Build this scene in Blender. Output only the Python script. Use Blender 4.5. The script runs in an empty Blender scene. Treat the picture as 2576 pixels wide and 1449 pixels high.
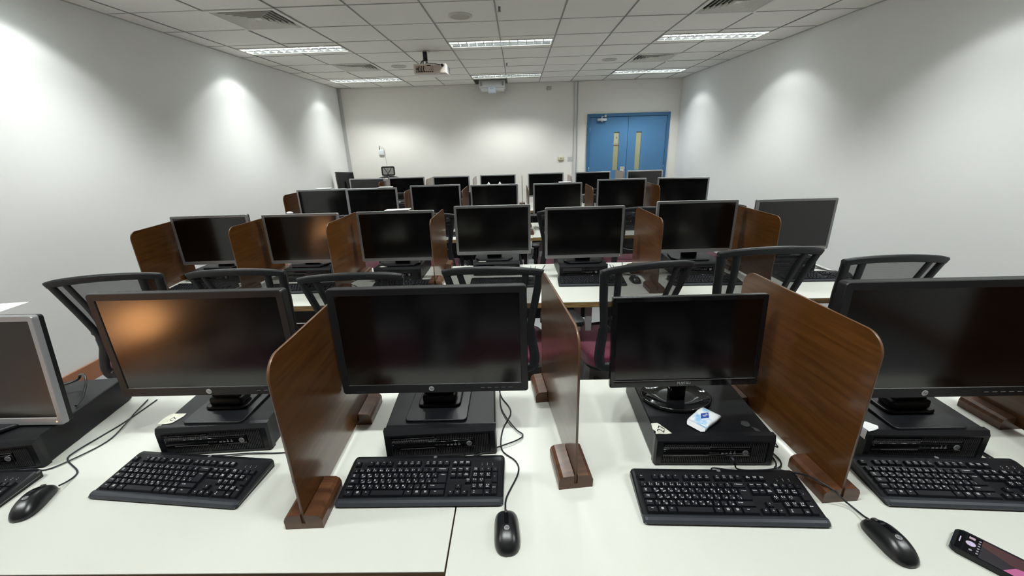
import bpy, bmesh, math, random
from mathutils import Vector, Matrix
random.seed(7)
C = bpy.context.scene.collection
PI = math.pi
R = math.radians

# ------------------------------------------------------------------ camera
CAM_Z = 1.646
CEIL = 2.749
DZ = 0.73            # desk top height
cam_d = bpy.data.cameras.new('camera'); cam = bpy.data.objects.new('camera', cam_d); C.objects.link(cam)
cam_d.sensor_width = 36.0; cam_d.lens = 36.0*1035.97/2576.0; cam_d.clip_start = 0.05
p, y_, r = .335125, -.0221516, -.0287133
fwd = Vector((math.sin(y_)*math.cos(p), math.cos(y_)*math.cos(p), -math.sin(p)))
rt = Vector((math.cos(y_), -math.sin(y_), 0)); up = rt.cross(fwd)
rt2 = rt*math.cos(r)+up*math.sin(r); up2 = up*math.cos(r)-rt*math.sin(r)
M = Matrix((rt2, up2, -fwd)).transposed().to_4x4(); M.translation = Vector((0, 0, CAM_Z))
cam.matrix_world = M
bpy.context.scene.camera = cam

# ------------------------------------------------------------------ world, exposure
sc = bpy.context.scene
w = bpy.data.worlds.new('world'); sc.world = w; w.use_nodes = True
w.node_tree.nodes['Background'].inputs[0].default_value = (0.8, 0.85, 0.9, 1)
w.node_tree.nodes['Background'].inputs[1].default_value = 0.05
sc.view_settings.view_transform = 'Standard'; sc.view_settings.look = 'None'
sc.view_settings.gamma = 1.0; sc.view_settings.exposure = 0.12
try: sc.view_settings.use_curve_mapping = False
except Exception: pass
LAMP_W = 29.5        # power of one lamp spot
LAMP_COL = (0.955, 1.0, 0.975)
FIX_Y = (0.6, 3.0, 5.4, 7.8)
FIX_X = (-2.566, -0.166, 2.234)
def spot(x, y, z, pw, col, half, blend=.46, rad=.05):
    l = bpy.data.lights.new('lamp_light', 'SPOT'); l.energy = pw; l.color = col
    l.spot_size = R(half*2); l.spot_blend = blend; l.shadow_soft_size = rad
    o = bpy.data.objects.new('lamp_light', l); C.objects.link(o); o.location = (x, y, z)
    return o
for fy in FIX_Y:
    for fx in FIX_X:
        for dx in (-.45, -.15, .15, .45):
            end = (fx < -2 and dx < -.4) or (fx > 2 and dx > .4)
            spot(fx+dx, fy, CEIL-.012, LAMP_W*(.60 if end else 1.03)*(.78 if fy > 7 else 1), LAMP_COL, 59, .28 if end else .55)

# ------------------------------------------------------------------ materials
def mat(name, col, rough=.5, metal=0., spec=.5, coat=0., coat_r=.1, emis=None, es=0., bump=None, alpha=None, sheen=0.):
    m = bpy.data.materials.new(name); m.use_nodes = True
    nt = m.node_tree; b = nt.nodes['Principled BSDF']
    b.inputs['Base Color'].default_value = (*col, 1); b.inputs['Roughness'].default_value = rough
    b.inputs['Metallic'].default_value = metal; b.inputs['Specular IOR Level'].default_value = spec
    b.inputs['Coat Weight'].default_value = coat; b.inputs['Coat Roughness'].default_value = coat_r
    b.inputs['Sheen Weight'].default_value = sheen
    if emis: b.inputs['Emission Color'].default_value = (*emis, 1); b.inputs['Emission Strength'].default_value = es
    if bump:
        sc_, st = bump
        tc = nt.nodes.new('ShaderNodeTexCoord'); n = nt.nodes.new('ShaderNodeTexNoise'); n.inputs['Scale'].default_value = sc_
        n.inputs['Detail'].default_value = 3
        bp = nt.nodes.new('ShaderNodeBump'); bp.inputs['Strength'].default_value = st; bp.inputs['Distance'].default_value = .002
        nt.links.new(tc.outputs['Object'], n.inputs['Vector']); nt.links.new(n.outputs['Fac'], bp.inputs['Height'])
        nt.links.new(bp.outputs['Normal'], b.inputs['Normal'])
    return m
def noise_mix(m, c1, c2, scale=(1, 1, 1), nscale=5., lo=.4, hi=.6, detail=4, dist=0.):
    nt = m.node_tree; b = nt.nodes['Principled BSDF']
    tc = nt.nodes.new('ShaderNodeTexCoord'); mp = nt.nodes.new('ShaderNodeMapping'); mp.inputs['Scale'].default_value = scale
    n = nt.nodes.new('ShaderNodeTexNoise'); n.inputs['Scale'].default_value = nscale; n.inputs['Detail'].default_value = detail
    n.inputs['Distortion'].default_value = dist
    cr = nt.nodes.new('ShaderNodeValToRGB'); cr.color_ramp.elements[0].position = lo; cr.color_ramp.elements[1].position = hi
    cr.color_ramp.elements[0].color = (*c1, 1); cr.color_ramp.elements[1].color = (*c2, 1)
    nt.links.new(tc.outputs['Object'], mp.inputs['Vector']); nt.links.new(mp.outputs['Vector'], n.inputs['Vector'])
    nt.links.new(n.outputs['Fac'], cr.inputs['Fac']); nt.links.new(cr.outputs['Color'], b.inputs['Base Color'])
    return m
WALL = mat('wall_paint', (.87, .86, .845), .75, spec=.25, bump=(60, .05))
WALLB = mat('wall_paint_warm', (.87, .835, .785), .75, spec=.25, bump=(60, .05))
TILE = noise_mix(mat('ceiling_tile', (.6, .6, .57), .9, spec=.1, bump=(350, .5)), (.82, .79, .74), (.88, .85, .80), nscale=160, lo=.3, hi=.7)
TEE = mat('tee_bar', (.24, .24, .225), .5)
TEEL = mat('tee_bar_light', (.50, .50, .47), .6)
VOID = mat('ceiling_void', (.01, .01, .01), .9)
CARPET = noise_mix(mat('carpet', (.2, .2, .2), .95, spec=.1, bump=(500, .8)), (.30, .305, .31), (.42, .425, .43), nscale=220, lo=.35, hi=.65)
BASEB = mat('baseboard_wood', (.36, .135, .06), .35, coat=.3, bump=(30, .05))
LAM = mat('white_laminate', (.635, .64, .585), .33, spec=.45)
EDGE = noise_mix(mat('desk_edge_wood', (.3, .2, .08), .5), (.20, .125, .045), (.32, .21, .085), scale=(2, 2, 30), nscale=6)
STEEL = mat('grey_steel', (.45, .46, .46), .4, metal=.3)
BLK = mat('black_plastic', (.006, .0063, .0072), .45, spec=.35, bump=(900, .25))
BLKS = mat('satin_black_plastic', (.008, .0085, .0105), .34, spec=.38)
BLKM = mat('black_painted_metal', (.0055, .006, .0075), .40, spec=.30, bump=(1200, .2))
GLOSS = mat('gloss_black', (.006, .006, .007), .06)
BEZB = mat('black_bezel', (.012, .0125, .0142), .34, spec=.4, bump=(900, .15))
SILV = mat('silver_bezel', (.33, .33, .34), .38, metal=.35)
SCR = mat('matte_screen', (.0010, .0010, .0012), .15, spec=.78)
SCRG = mat('screen_semi_gloss', (.0010, .0010, .0013), .13, spec=.8)
RIB = mat('grille_plastic', (.032, .032, .034), .45, spec=.4)
DARK = mat('grille_recess', (.003, .003, .003), .7)
CHK = mat('vent_metal', (.20, .20, .20), .4, metal=.5)
LOGO = mat('logo_silver', (.55, .56, .57), .3, metal=.6)
LOGOT = mat('logo_letters', (.03, .03, .035), .4)
LEGEND = mat('white_print', (.75, .75, .75), .6)
GREYP = mat('grey_print', (.12, .12, .125), .6)
CABLE = mat('cable_rubber', (.010, .010, .016), .45)
PAPER = mat('white_paper', (.85, .86, .86), .7)
PLAST = mat('clear_plastic_sheet', (.75, .76, .78), .15)
STICK = noise_mix(mat('cream_paper_sticker', (.6, .6, .5), .7), (.55, .54, .44), (.72, .71, .62), nscale=40)
INK = mat('black_ink', (.01, .01, .015), .6)
WHITEP = mat('white_plastic', (.72, .70, .66), .35)
PJW = mat('projector_plastic', (.70, .62, .56), .4)
PJ2 = mat('projector_white', (.75, .75, .74), .35)
BLUE = mat('blue_door_paint', (.075, .20, .385), .38, spec=.4)
BLUED = mat('blue_frame_paint', (.05, .155, .30), .4, spec=.4)
DGLASS = mat('wired_glass_panel', (.36, .36, .22), .12)
CREAM = mat('cream_plastic', (.66, .62, .45), .4)
CHROME = mat('chrome', (.7, .7, .7), .15, metal=1.)
REFL = mat('louvre_aluminium', (.88, .89, .90), .22, metal=.9)
LOUV = mat('louvre_white', (.85, .87, .88), .3)
TUBE = mat('fluorescent_tube', (.9, .9, .9), .5, emis=(.90, 1., .98), es=17.)
VENTW = mat('vent_paint', (.80, .78, .72), .5)
CHB = mat('chair_plastic', (.010, .0105, .0125), .42, spec=.4, bump=(500, .25))
SEAT = noise_mix(mat('maroon_fabric', (.1, .02, .04), .95, spec=.1, sheen=.3, bump=(700, .6)), (.085, .010, .028), (.13, .018, .042), nscale=300)
WOOD = mat('divider_wood', (.15, .06, .016), .30, spec=.5, coat=.55, coat_r=.13)
def wood(m, axes, c1, c2, c3):
    nt = m.node_tree; b = nt.nodes['Principled BSDF']
    tc = nt.nodes.new('ShaderNodeTexCoord'); mp = nt.nodes.new('ShaderNodeMapping'); mp.inputs['Scale'].default_value = axes
    oi = nt.nodes.new('ShaderNodeObjectInfo'); ad = nt.nodes.new('ShaderNodeVectorMath'); ad.operation = 'ADD'
    n = nt.nodes.new('ShaderNodeTexNoise'); n.inputs['Scale'].default_value = 3.2; n.inputs['Detail'].default_value = 6; n.inputs['Distortion'].default_value = .6
    cr = nt.nodes.new('ShaderNodeValToRGB'); e = cr.color_ramp.elements
    e[0].position = .30; e[0].color = (*c1, 1); e[1].position = .72; e[1].color = (*c3, 1)
    k = cr.color_ramp.elements.new(.5); k.color = (*c2, 1)
    mu = nt.nodes.new('ShaderNodeMath'); mu.operation = 'MULTIPLY'; mu.inputs[1].default_value = 37.
    nt.links.new(oi.outputs['Random'], mu.inputs[0])
    nt.links.new(tc.outputs['Object'], mp.inputs['Vector']); nt.links.new(mp.outputs['Vector'], ad.inputs[0]); nt.links.new(mu.outputs[0], ad.inputs[1])
    nt.links.new(ad.outputs[0], n.inputs['Vector']); nt.links.new(n.outputs['Fac'], cr.inputs['Fac']); nt.links.new(cr.outputs['Color'], b.inputs['Base Color'])
wood(WOOD, (1, 1.2, 22), (.062, .021, .0045), (.098, .036, .0072), (.132, .051, .011))
BLOCK = mat('block_wood', (.1, .035, .015), .38, spec=.4, coat=.25, coat_r=.16)
wood(BLOCK, (1, 14, 14), (.050, .019, .008), (.088, .034, .014), (.125, .052, .022))
WEDGE = mat('worn_wood_edge', (.13, .060, .026), .4, coat=.4)
# chair mesh fabric: real thin fabric that lets part of the light through between its threads
MESHF = bpy.data.materials.new('mesh_fabric'); MESHF.use_nodes = True
nt = MESHF.node_tree; b = nt.nodes['Principled BSDF']; b.inputs['Base Color'].default_value = (.012, .012, .014, 1); b.inputs['Roughness'].default_value = .8
out = nt.nodes['Material Output']; tr = nt.nodes.new('ShaderNodeBsdfTransparent'); mx = nt.nodes.new('ShaderNodeMixShader')
tc = nt.nodes.new('ShaderNodeTexCoord'); wv = nt.nodes.new('ShaderNodeTexWave'); wv.bands_direction = 'Z'; wv.inputs['Scale'].default_value = 80.
mr = nt.nodes.new('ShaderNodeMapRange'); mr.inputs['To Min'].default_value = .56; mr.inputs['To Max'].default_value = .80
nt.links.new(tc.outputs['Object'], wv.inputs['Vector']); nt.links.new(wv.outputs['Fac'], mr.inputs['Value'])
nt.links.new(mr.outputs['Result'], mx.inputs['Fac']); nt.links.new(tr.outputs[0], mx.inputs[1]); nt.links.new(b.outputs[0], mx.inputs[2]); nt.links.new(mx.outputs[0], out.inputs['Surface'])

# ------------------------------------------------------------------ mesh helpers
class MB:
    def __init__(s): s.bm = bmesh.new()
    def _tag(s, n0, mi, Mx=None, smooth=False):
        s.bm.verts.ensure_lookup_table(); s.bm.faces.ensure_lookup_table()
    def box(s, x0, x1, y0, y1, z0, z1, mi=0, bev=0, seg=1, Mx=None, smooth=False):
        t = bmesh.new(); bmesh.ops.create_cube(t, size=1)
        for v in t.verts:
            v.co = Vector(((x0+x1)/2+v.co.x*(x1-x0), (y0+y1)/2+v.co.y*(y1-y0), (z0+z1)/2+v.co.z*(z1-z0)))
        if bev: bmesh.ops.bevel(t, geom=list(t.edges), offset=bev, segments=seg, affect='EDGES', profile=.5)
        s.merge(t, mi, Mx, smooth or (bev > 0 and seg > 1)); return s
    def merge(s, t, mi=None, Mx=None, smooth=False):
        vm = {}
        for v in t.verts: vm[v] = s.bm.verts.new(Mx @ v.co if Mx else v.co)
        for f in t.faces:
            try: nf = s.bm.faces.new([vm[v] for v in f.verts])
            except ValueError: continue
            nf.material_index = mi if mi is not None else f.material_index; nf.smooth = smooth or f.smooth
        t.free()
    def prism(s, pts, z0, z1, mi=0, Mx=None, bev=0, seg=2, smooth=False, mtop=None):
        t = bmesh.new(); a = [t.verts.new((x, y, z0)) for x, y in pts]; b_ = [t.verts.new((x, y, z1)) for x, y in pts]
        n = len(pts); fb = t.faces.new(a[::-1]); ft = t.faces.new(b_)
        for i in range(n): t.faces.new((a[i], a[(i+1) % n], b_[(i+1) % n], b_[i]))
        if bev:
            ed = [e for e in t.edges if e in set(fb.edges) | set(ft.edges)]
            bmesh.ops.bevel(t, geom=ed, offset=bev, segments=seg, affect='EDGES', profile=.5)
        s.merge(t, mi, Mx, smooth); return s
    def tube(s, pts, rad, n=6, mi=0, Mx=None, smooth_path=0, caps=True):
        P = [Vector(q) for q in pts]
        if smooth_path: P = catmull(P, smooth_path)
        t = bmesh.new(); rings = []
        prev = None
        for i, q in enumerate(P):
            d = (P[min(i+1, len(P)-1)]-P[max(i-1, 0)]).normalized()
            if prev is None: a = d.orthogonal().normalized()
            else: a = (prev-d*prev.dot(d)).normalized()
            prev = a; b_ = d.cross(a)
            rr = rad[i] if isinstance(rad, (list, tuple)) and len(rad) == len(P) else (rad if not isinstance(rad, (list, tuple)) else rad[0])
            rings.append([t.verts.new(q+(a*math.cos(2*PI*k/n)+b_*math.sin(2*PI*k/n))*rr) for k in range(n)])
        for i in range(len(rings)-1):
            for k in range(n):
                f = t.faces.new((rings[i][k], rings[i][(k+1) % n], rings[i+1][(k+1) % n], rings[i+1][k])); f.smooth = True
        if caps: t.faces.new(rings[0][::-1]); t.faces.new(rings[-1])
        s.merge(t, mi, Mx); return s
    def cyl(s, c, r_, h, n=16, axis='Z', mi=0, r2=None, smooth=True, Mx=None):
        t = bmesh.new(); r2 = r_ if r2 is None else r2
        a = [t.verts.new((r_*math.cos(2*PI*k/n), r_*math.sin(2*PI*k/n), 0)) for k in range(n)]
        b_ = [t.verts.new((r2*math.cos(2*PI*k/n), r2*math.sin(2*PI*k/n), h)) for k in range(n)]
        t.faces.new(a[::-1]); t.faces.new(b_)
        for k in range(n):
            f = t.faces.new((a[k], a[(k+1) % n], b_[(k+1) % n], b_[k])); f.smooth = smooth
        rot = {'Z': Matrix.Identity(4), 'Y': Matrix.Rotation(-PI/2, 4, 'X'), 'X': Matrix.Rotation(PI/2, 4, 'Y')}[axis]
        mm = Matrix.Translation(c) @ rot
        s.merge(t, mi, (Mx @ mm) if Mx else mm); return s
    def quad(s, pts, mi=0):
        f = s.bm.faces.new([s.bm.verts.new(q) for q in pts]); f.material_index = mi; return s
    def loft(s, loops, mi=0, closed=True, caps=True, smooth=True, Mx=None):
        t = bmesh.new(); L = [[t.verts.new(q) for q in lp] for lp in loops]; n = len(L[0])
        for i in range(len(L)-1):
            for k in range(n if closed else n-1):
                f = t.faces.new((L[i][k], L[i][(k+1) % n], L[i+1][(k+1) % n], L[i+1][k])); f.smooth = smooth
        if caps: t.faces.new(L[0][::-1]); t.faces.new(L[-1])
        s.merge(t, mi, Mx); return s
    def text(s, txt, size, Mx, mi=0, align='CENTER', shear=0., res=1, bold=0.):
        me = text_mesh(txt, size, align, shear, res, bold)
        t = bmesh.new(); t.from_mesh(me); s.merge(t, mi, Mx); return s
_tm = {}
def text_mesh(txt, size, align='CENTER', shear=0., res=1, bold=0.):
    k = (txt, size, align, shear, res, bold)
    if k in _tm: return _tm[k]
    cu = bpy.data.curves.new('txt', 'FONT'); cu.body = txt; cu.size = size; cu.align_x = align; cu.align_y = 'CENTER'
    cu.shear = shear; cu.resolution_u = res; cu.offset = bold
    o = bpy.data.objects.new('txt', cu); C.objects.link(o)
    bpy.context.view_layer.update()
    me = bpy.data.meshes.new_from_object(o.evaluated_get(bpy.context.evaluated_depsgraph_get()))
    bpy.data.objects.remove(o); _tm[k] = me
    return me
def catmull(P, k):
    out = []
    for i in range(len(P)-1):
        a, b_, c, d = P[max(i-1, 0)], P[i], P[i+1], P[min(i+2, len(P)-1)]
        for j in range(k):
            t = j/k
            out.append(.5*((2*b_)+(c-a)*t+(2*a-5*b_+4*c-d)*t*t+(3*b_-a-3*c+d)*t**3))
    out.append(P[-1]); return out
def rrect(w_, h_, r_, n=4, cx=0, cy=0):
    pts = []
    for (sx, sy, a0) in ((1, 1, 0), (-1, 1, 90), (-1, -1, 180), (1, -1, 270)):
        for i in range(n+1):
            a = R(a0+90*i/n); pts.append((cx+sx*(w_/2-r_)+r_*math.cos(a), cy+sy*(h_/2-r_)+r_*math.sin(a)))
    return pts
def obj(name, mb, mats, parent=None, kind=None, label=None):
    me = bpy.data.meshes.new(name); mb.bm.normal_update(); mb.bm.to_mesh(me); mb.bm.free()
    for m in (mats if isinstance(mats, (list, tuple)) else [mats]): me.materials.append(m)
    o = bpy.data.objects.new(name, me); C.objects.link(o)
    if parent: o.parent = parent
    if kind: o['kind'] = kind
    if label: o['label'] = label
    return o
def thing(name, label, cat, loc=(0, 0, 0), rz=0, group=None):
    o = bpy.data.objects.new(name, None); C.objects.link(o); o.empty_display_size = .05
    o.location = loc; o.rotation_euler = (0, 0, rz); o['label'] = label; o['category'] = cat
    if group: o['group'] = group
    return o
def tag(o, label, cat, group=None):
    o['label'] = label; o['category'] = cat
    if group: o['group'] = group
    return o
def dup(root, loc, rz, label, group=None, rx=None):
    def cp(o, par):
        c = o.copy(); C.objects.link(c)
        if par: c.parent = par
        for ch in list(o.children): cp(ch, c)
        return c
    c = cp(root, None); c.location = loc; c.rotation_euler = (0, 0, rz); c['label'] = label
    if group: c['group'] = group
    return c
T = Matrix.Translation
def Rot(a, ax): return Matrix.Rotation(a, 4, ax)
FACE = Rot(PI/2, 'X')      # text lying in XY -> standing, facing -Y
ORD = ['leftmost', 'second from the left', 'third from the left', 'middle', 'third from the right', 'second from the right', 'rightmost']

# ------------------------------------------------------------------ setting: room shell
YB, YF = 8.70, -3.0
def xl(y): return -3.372 + (y-3.5)*(-3.45+3.372)/(8.66-3.5)
def xr(y): return 3.25 + (y-4.27)*(3.153-3.25)/(8.70-4.27)
def slab(name, pts, z0, z1, m, parent=None, kind='structure'):
    return obj(name, MB().prism(pts, z0, z1), m, parent, kind)
slab('floor', [(-3.9, YF-.3), (3.8, YF-.3), (3.8, YB+.3), (-3.9, YB+.3)], -.1, 0, CARPET)
slab('wall_left', [(xl(YF)-.12, YF-.1), (xl(YF), YF-.1), (xl(YB), YB+.1), (xl(YB)-.12, YB+.1)][::1], 0, CEIL+.3, WALL)
slab('wall_right', [(xr(YF), YF-.1), (xr(YF)+.12, YF-.1), (xr(YB)+.12, YB+.1), (xr(YB), YB+.1)], 0, CEIL+.3, WALL)
# front wall with the doorway cut out
DX0, DX1, DH = 1.374, 2.977, 2.163
mb = MB(); mb.box(xl(YB), DX0, YB, YB+.12, 0, CEIL+.3); mb.box(DX1, xr(YB), YB, YB+.12, 0, CEIL+.3); mb.box(DX0, DX1, YB, YB+.12, DH, CEIL+.3)
obj('wall_front', mb, WALLB, None, 'structure')
slab('wall_rear', [(xl(YF), YF-.12), (xr(YF), YF-.12), (xr(YF), YF), (xl(YF), YF)], 0, CEIL+.3, mat('dark_rear_wall', (.05, .045, .04), .8))  # unseen wall; its dark colour stands in for the dimness the screens reflect
slab('baseboard_left', [(xl(YF), YF), (xl(YF)+.015, YF), (xl(YB)+.015, YB), (xl(YB), YB)], 0, .13, BASEB)
slab('baseboard_right', [(xr(YF)-.015, YF), (xr(YF), YF), (xr(YB), YB), (xr(YB)-.015, YB)], 0, .13, BASEB)
mb = MB(); mb.box(xl(YB)+.015, DX0, YB-.015, YB, 0, .13); mb.box(DX1, xr(YB)-.015, YB-.015, YB, 0, .13)
obj('baseboard_front', mb, BASEB, None, 'structure')
TRIM = mat('grey_trunking', (.50, .50, .49), .5)
mb = MB(); mb.box(xl(YB)+.002, xl(YB)+.06, YB-.03, YB-.001, .13, CEIL-.002, bev=.004)
obj('trim_1', mb, TRIM, None, 'structure')
mb = MB(); mb.box(1.115, 1.165, YB-.03, YB-.001, .13, CEIL-.002, bev=.004); mb.box(1.172, 1.190, YB-.018, YB-.001, .13, CEIL-.002, bev=.003)
obj('trim_2', mb, mat('white_trunking', (.62, .62, .61), .5), None, 'structure')

# ceiling: void slab above, tee grid, tiles one by one
ceil = obj('ceiling', MB().box(-3.7, 3.6, YF-.1, YB+.1, CEIL+.30, CEIL+.38), VOID, None, 'structure')
X0 = .434; Y0 = 3.9
xs = [X0+.6*i for i in range(-7, 6)]          # tee lines
ys = [Y0+.6*j for j in range(-12, 9)]
fix_cells = {(fx, fy) for fx in FIX_X for fy in FIX_Y}
def in_fix(xc, yc): return any(abs(xc-fx) < .6 and abs(yc-fy) < .3 for fx in FIX_X for fy in FIX_Y)
VENTS = [(-2.266, 4.2), (-2.266, 6.6), (1.934, 4.2), (1.934, 6.6), (-2.266, 1.8), (1.934, 1.8)]
HOLE = (-.466, 8.4)
def near(a, b_, e=.05): return abs(a[0]-b_[0]) < e and abs(a[1]-b_[1]) < e
G = .007
def tile_mesh(w_, d_):
    m = MB(); m.box(-w_/2, w_/2, -d_/2, d_/2, 0, .015, bev=.002)
    o = obj('ceiling_tile', m, TILE, ceil); return o
t_full = None; cache = {}
def put_tile(xc, yc, w_, d_):
    k = (round(w_, 3), round(d_, 3))
    if k not in cache: cache[k] = tile_mesh(w_-G, d_-G); o = cache[k]
    else: o = cache[k].copy(); C.objects.link(o)
    o.location = (xc, yc, CEIL+.004+random.uniform(-.0012, .0012)); o.rotation_euler = (random.uniform(-.002, .002), random.uniform(-.0015, .0015), 0)
ex = [-3.44]+[x for x in xs if -3.40 < x < 3.2]+[3.24]
ey = [YF]+[v for v in ys if YF+.05 < v < YB-.05]+[YB]
for i in range(len(ex)-1):
    for j in range(len(ey)-1):
        xc, yc = (ex[i]+ex[i+1])/2, (ey[j]+ey[j+1])/2; w_, d_ = ex[i+1]-ex[i], ey[j+1]-ey[j]
        if in_fix(xc, yc):
            put_tile(xc, ey[j]+.075, w_, .15); put_tile(xc, ey[j+1]-.075, w_, .15); continue
        if any(near((xc, yc), v) for v in VENTS) or near((xc, yc), HOLE): continue
        put_tile(xc, yc, w_, d_)
mb = MB()
for x in ex[1:-1]:
    ya = YF
    for fy in (list(FIX_Y) if any(abs(x-fx) < .05 for fx in FIX_X) else []):
        mb.box(x-.0065, x+.0065, ya, fy-.15, CEIL-.001, CEIL+.004); ya = fy+.15
    mb.box(x-.0065, x+.0065, ya, YB, CEIL-.001, CEIL+.004)
# tee gaps over fixtures are cut by the fixture frames, so only the main runners pass beside them
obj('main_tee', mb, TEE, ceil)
mb = MB()
for yv in ey[1:-1]:
    segs_ = [(ex[i], ex[i+1]) for i in range(len(ex)-1)]
    for a, b_ in segs_: mb.box(a+.012, b_-.012, yv-.0055, yv+.0055, CEIL, CEIL+.004)
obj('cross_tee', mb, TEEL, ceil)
mb = MB()
def edge_strip(f, side):
    a, b_ = f(YF), f(YB); s = side*.018
    mb.prism([(a, YF), (a+s, YF), (b_+s, YB), (b_, YB)] if s > 0 else [(a+s, YF), (a, YF), (b_, YB), (b_+s, YB)], CEIL-.001, CEIL+.003)
edge_strip(xl, 1); edge_strip(xr, -1); mb.box(-3.44, 3.15, YB-.018, YB, CEIL-.001, CEIL+.003)
obj('wall_angle', mb, TEEL, ceil)

# door
d1 = thing('door_1', '', '', (0, 0, 0)); del d1['label']; del d1['category']; d1['kind'] = 'structure'
mb = MB(); fw = .055
mb.box(DX0, DX0+fw, YB-.03, YB+.12, 0, DH); mb.box(DX1-fw, DX1, YB-.03, YB+.12, 0, DH); mb.box(DX0+fw, DX1-fw, YB-.03, YB+.12, DH-fw, DH)
mb.box(DX0+fw, DX0+fw+.02, YB+.0, YB+.1, 0, DH-fw); mb.box(DX1-fw-.02, DX1-fw, YB, YB+.1, 0, DH-fw); mb.box(DX0+fw, DX1-fw, YB, YB+.1, DH-fw-.02, DH-fw)
obj('door_frame', mb, BLUED, d1)
mid = 2.175
def leaf(x0, x1, wx0, wx1, z0, z1):
    m = MB(); ya, yb = YB-.012, YB+.035
    m.box(x0, wx0, ya, yb, .005, DH-fw-.008); m.box(wx1, x1, ya, yb, .005, DH-fw-.008)
    m.box(wx0, wx1, ya, yb, .005, z0); m.box(wx0, wx1, ya, yb, z1, DH-fw-.008)
    lf = obj('door_leaf', m, BLUE, d1)
    m = MB(); m.box(wx0, wx1, YB+.008, YB+.02, z0, z1); g = obj('vision_panel', m, DGLASS, lf)
    return lf
l1 = leaf(DX0+fw+.004, mid-.003, 1.905, 2.01, 1.10, 1.826)
l2 = leaf(mid+.003, DX1-fw-.004, 2.342, 2.446, 1.10, 1.82)
m = MB(); m.box(1.908, 2.007, YB+.005, YB+.008, 1.60, 1.79); m.box(1.955, 1.972, YB+.004, YB+.0051, 1.70, 1.735, mi=1)
obj('paper_notice', m, [mat('notice_paper', (.40, .39, .27), .6), GREYP], l1, label='faded paper notice behind the door glass')
m = MB(); m.box(1.908, 2.007, YB+.004, YB+.0075, 1.565, 1.582); obj('tape_strip', m, mat('red_brown_tape', (.20, .06, .04), .5), l1, label='red-brown strip across the glass')
m = MB(); m.box(1.56, 1.74, YB-.07, YB-.014, 2.03, 2.075, bev=.008, seg=2); m.cyl((1.65, YB-.045, 2.075), .012, .03); m.cyl((1.65, YB-.045, 2.01), .014, .02)
m.box(1.645, 1.72, YB-.05, YB-.04, 2.105, 2.115); m.box(1.70, 1.735, YB-.06, YB-.031, 2.10, 2.14, bev=.003)
obj('door_closer', m, mat('closer_silver', (.55, .57, .58), .35, metal=.4), l1)
for x in (DX0+fw, DX1-fw):
    for z in (1.87, 1.12, .35):
        m = MB(); m.cyl((x, YB-.018, z-.055), .010, .11, n=8); obj('hinge', m, CHROME if x < 2 else BLUED, d1)
m = MB(); m.box(2.055, 2.15, YB-.022, YB-.0125, .92, 1.165, bev=.003)
hp = obj('handle_plate', m, mat('plate_metal', (.55, .53, .50), .35, metal=.5), l1)
m = MB(); m.tube([(2.125, YB-.022, 1.10), (2.125, YB-.06, 1.10), (2.11, YB-.068, 1.10), (2.04, YB-.068, 1.10)], .010, 8, smooth_path=3); obj('lever', m, CHROME, hp)

# ------------------------------------------------------------------ ceiling lights
def make_fixture():
    t = thing('ceiling_light', '', 'ceiling light')
    m = MB(); L, D, H = .594, .148, .085     # half sizes
    # flange frame
    for (x0, x1, y0, y1) in ((-L, L, -D, -D+.014), (-L, L, D-.014, D), (-L, -L+.014, -D+.014, D-.014), (L-.014, L, -D+.014, D-.014)):
        m.box(x0, x1, y0, y1, -.003, .004)
    obj('frame', m, mat('light_frame', (.66, .63, .56), .5), t)
    m = MB()
    m.box(-L+.01, L-.01, -D+.01, D-.01, H, H+.004); m.box(-L+.01, L-.01, -D+.006, -D+.012, 0, H); m.box(-L+.01, L-.01, D-.012, D-.006, 0, H)
    m.box(-L+.006, -L+.012, -D+.012, D-.012, 0, H); m.box(L-.012, L-.006, -D+.012, D-.012, 0, H)
    obj('housing', m, LOUV, t)
    for yy in (-.068, .068):
        m = MB(); m.cyl((-.565, yy, .062), .0135, 1.13, n=10, axis='X'); obj('tube_lamp', m, TUBE, t)
    # parabolic side wings and centre spine
    m = MB()
    for sy in (-1, 1):
        m.loft([[(-L+.014, sy*.132, .002), (-L+.014, sy*.120, .030), (-L+.014, sy*.112, .050)], [(L-.014, sy*.132, .002), (L-.014, sy*.120, .030), (L-.014, sy*.112, .050)]], closed=False, caps=False)
    m.loft([[(-L+.014, -.002, .050), (-L+.014, -.008, .02), (-L+.014, -.014, .002), (-L+.014, .014, .002), (-L+.014, .008, .02), (-L+.014, .002, .050)],
            [(L-.014, -.002, .050), (L-.014, -.008, .02), (L-.014, -.014, .002), (L-.014, .014, .002), (L-.014, .008, .02), (L-.014, .002, .050)]], closed=True, caps=True)
    obj('reflector', m, REFL, t)
    for k in range(1, 12):
        x = -L+.014+k*(2*L-.028)/12
        m = MB()
        m.loft([[(x-.006, -.130, .002), (x-.001, -.118, .046), (x+.001, -.118, .046), (x+.006, -.130, .002)], [(x-.006, .130, .002), (x-.001, .118, .046), (x+.001, .118, .046), (x+.006, .130, .002)]], closed=True, caps=True, smooth=False)
        obj('louvre_blade', m, LOUV, t)
    return t
fx0 = make_fixture(); first = True
cols = ['left-hand', 'centre', 'right-hand']
rowsn = {5.4: 'nearer', 7.8: 'farther', 3.0: 'row over the second desks', .6: 'row over the first desks'}
for fy in FIX_Y:
    for i, fx in enumerate(FIX_X):
        if fy in (5.4, 7.8): lab = 'recessed louvred fluorescent light, %s of the two in the %s column of the ceiling' % (rowsn[fy], cols[i])
        else: lab = 'recessed louvred fluorescent light in the %s column, %s' % (cols[i], rowsn[fy])
        if first: o = fx0; o.location = (fx, fy, CEIL); o['label'] = lab; o['group'] = 'recessed ceiling lights'; first = False
        else: dup(fx0, (fx, fy, CEIL), 0, lab, 'recessed ceiling lights')

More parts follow.
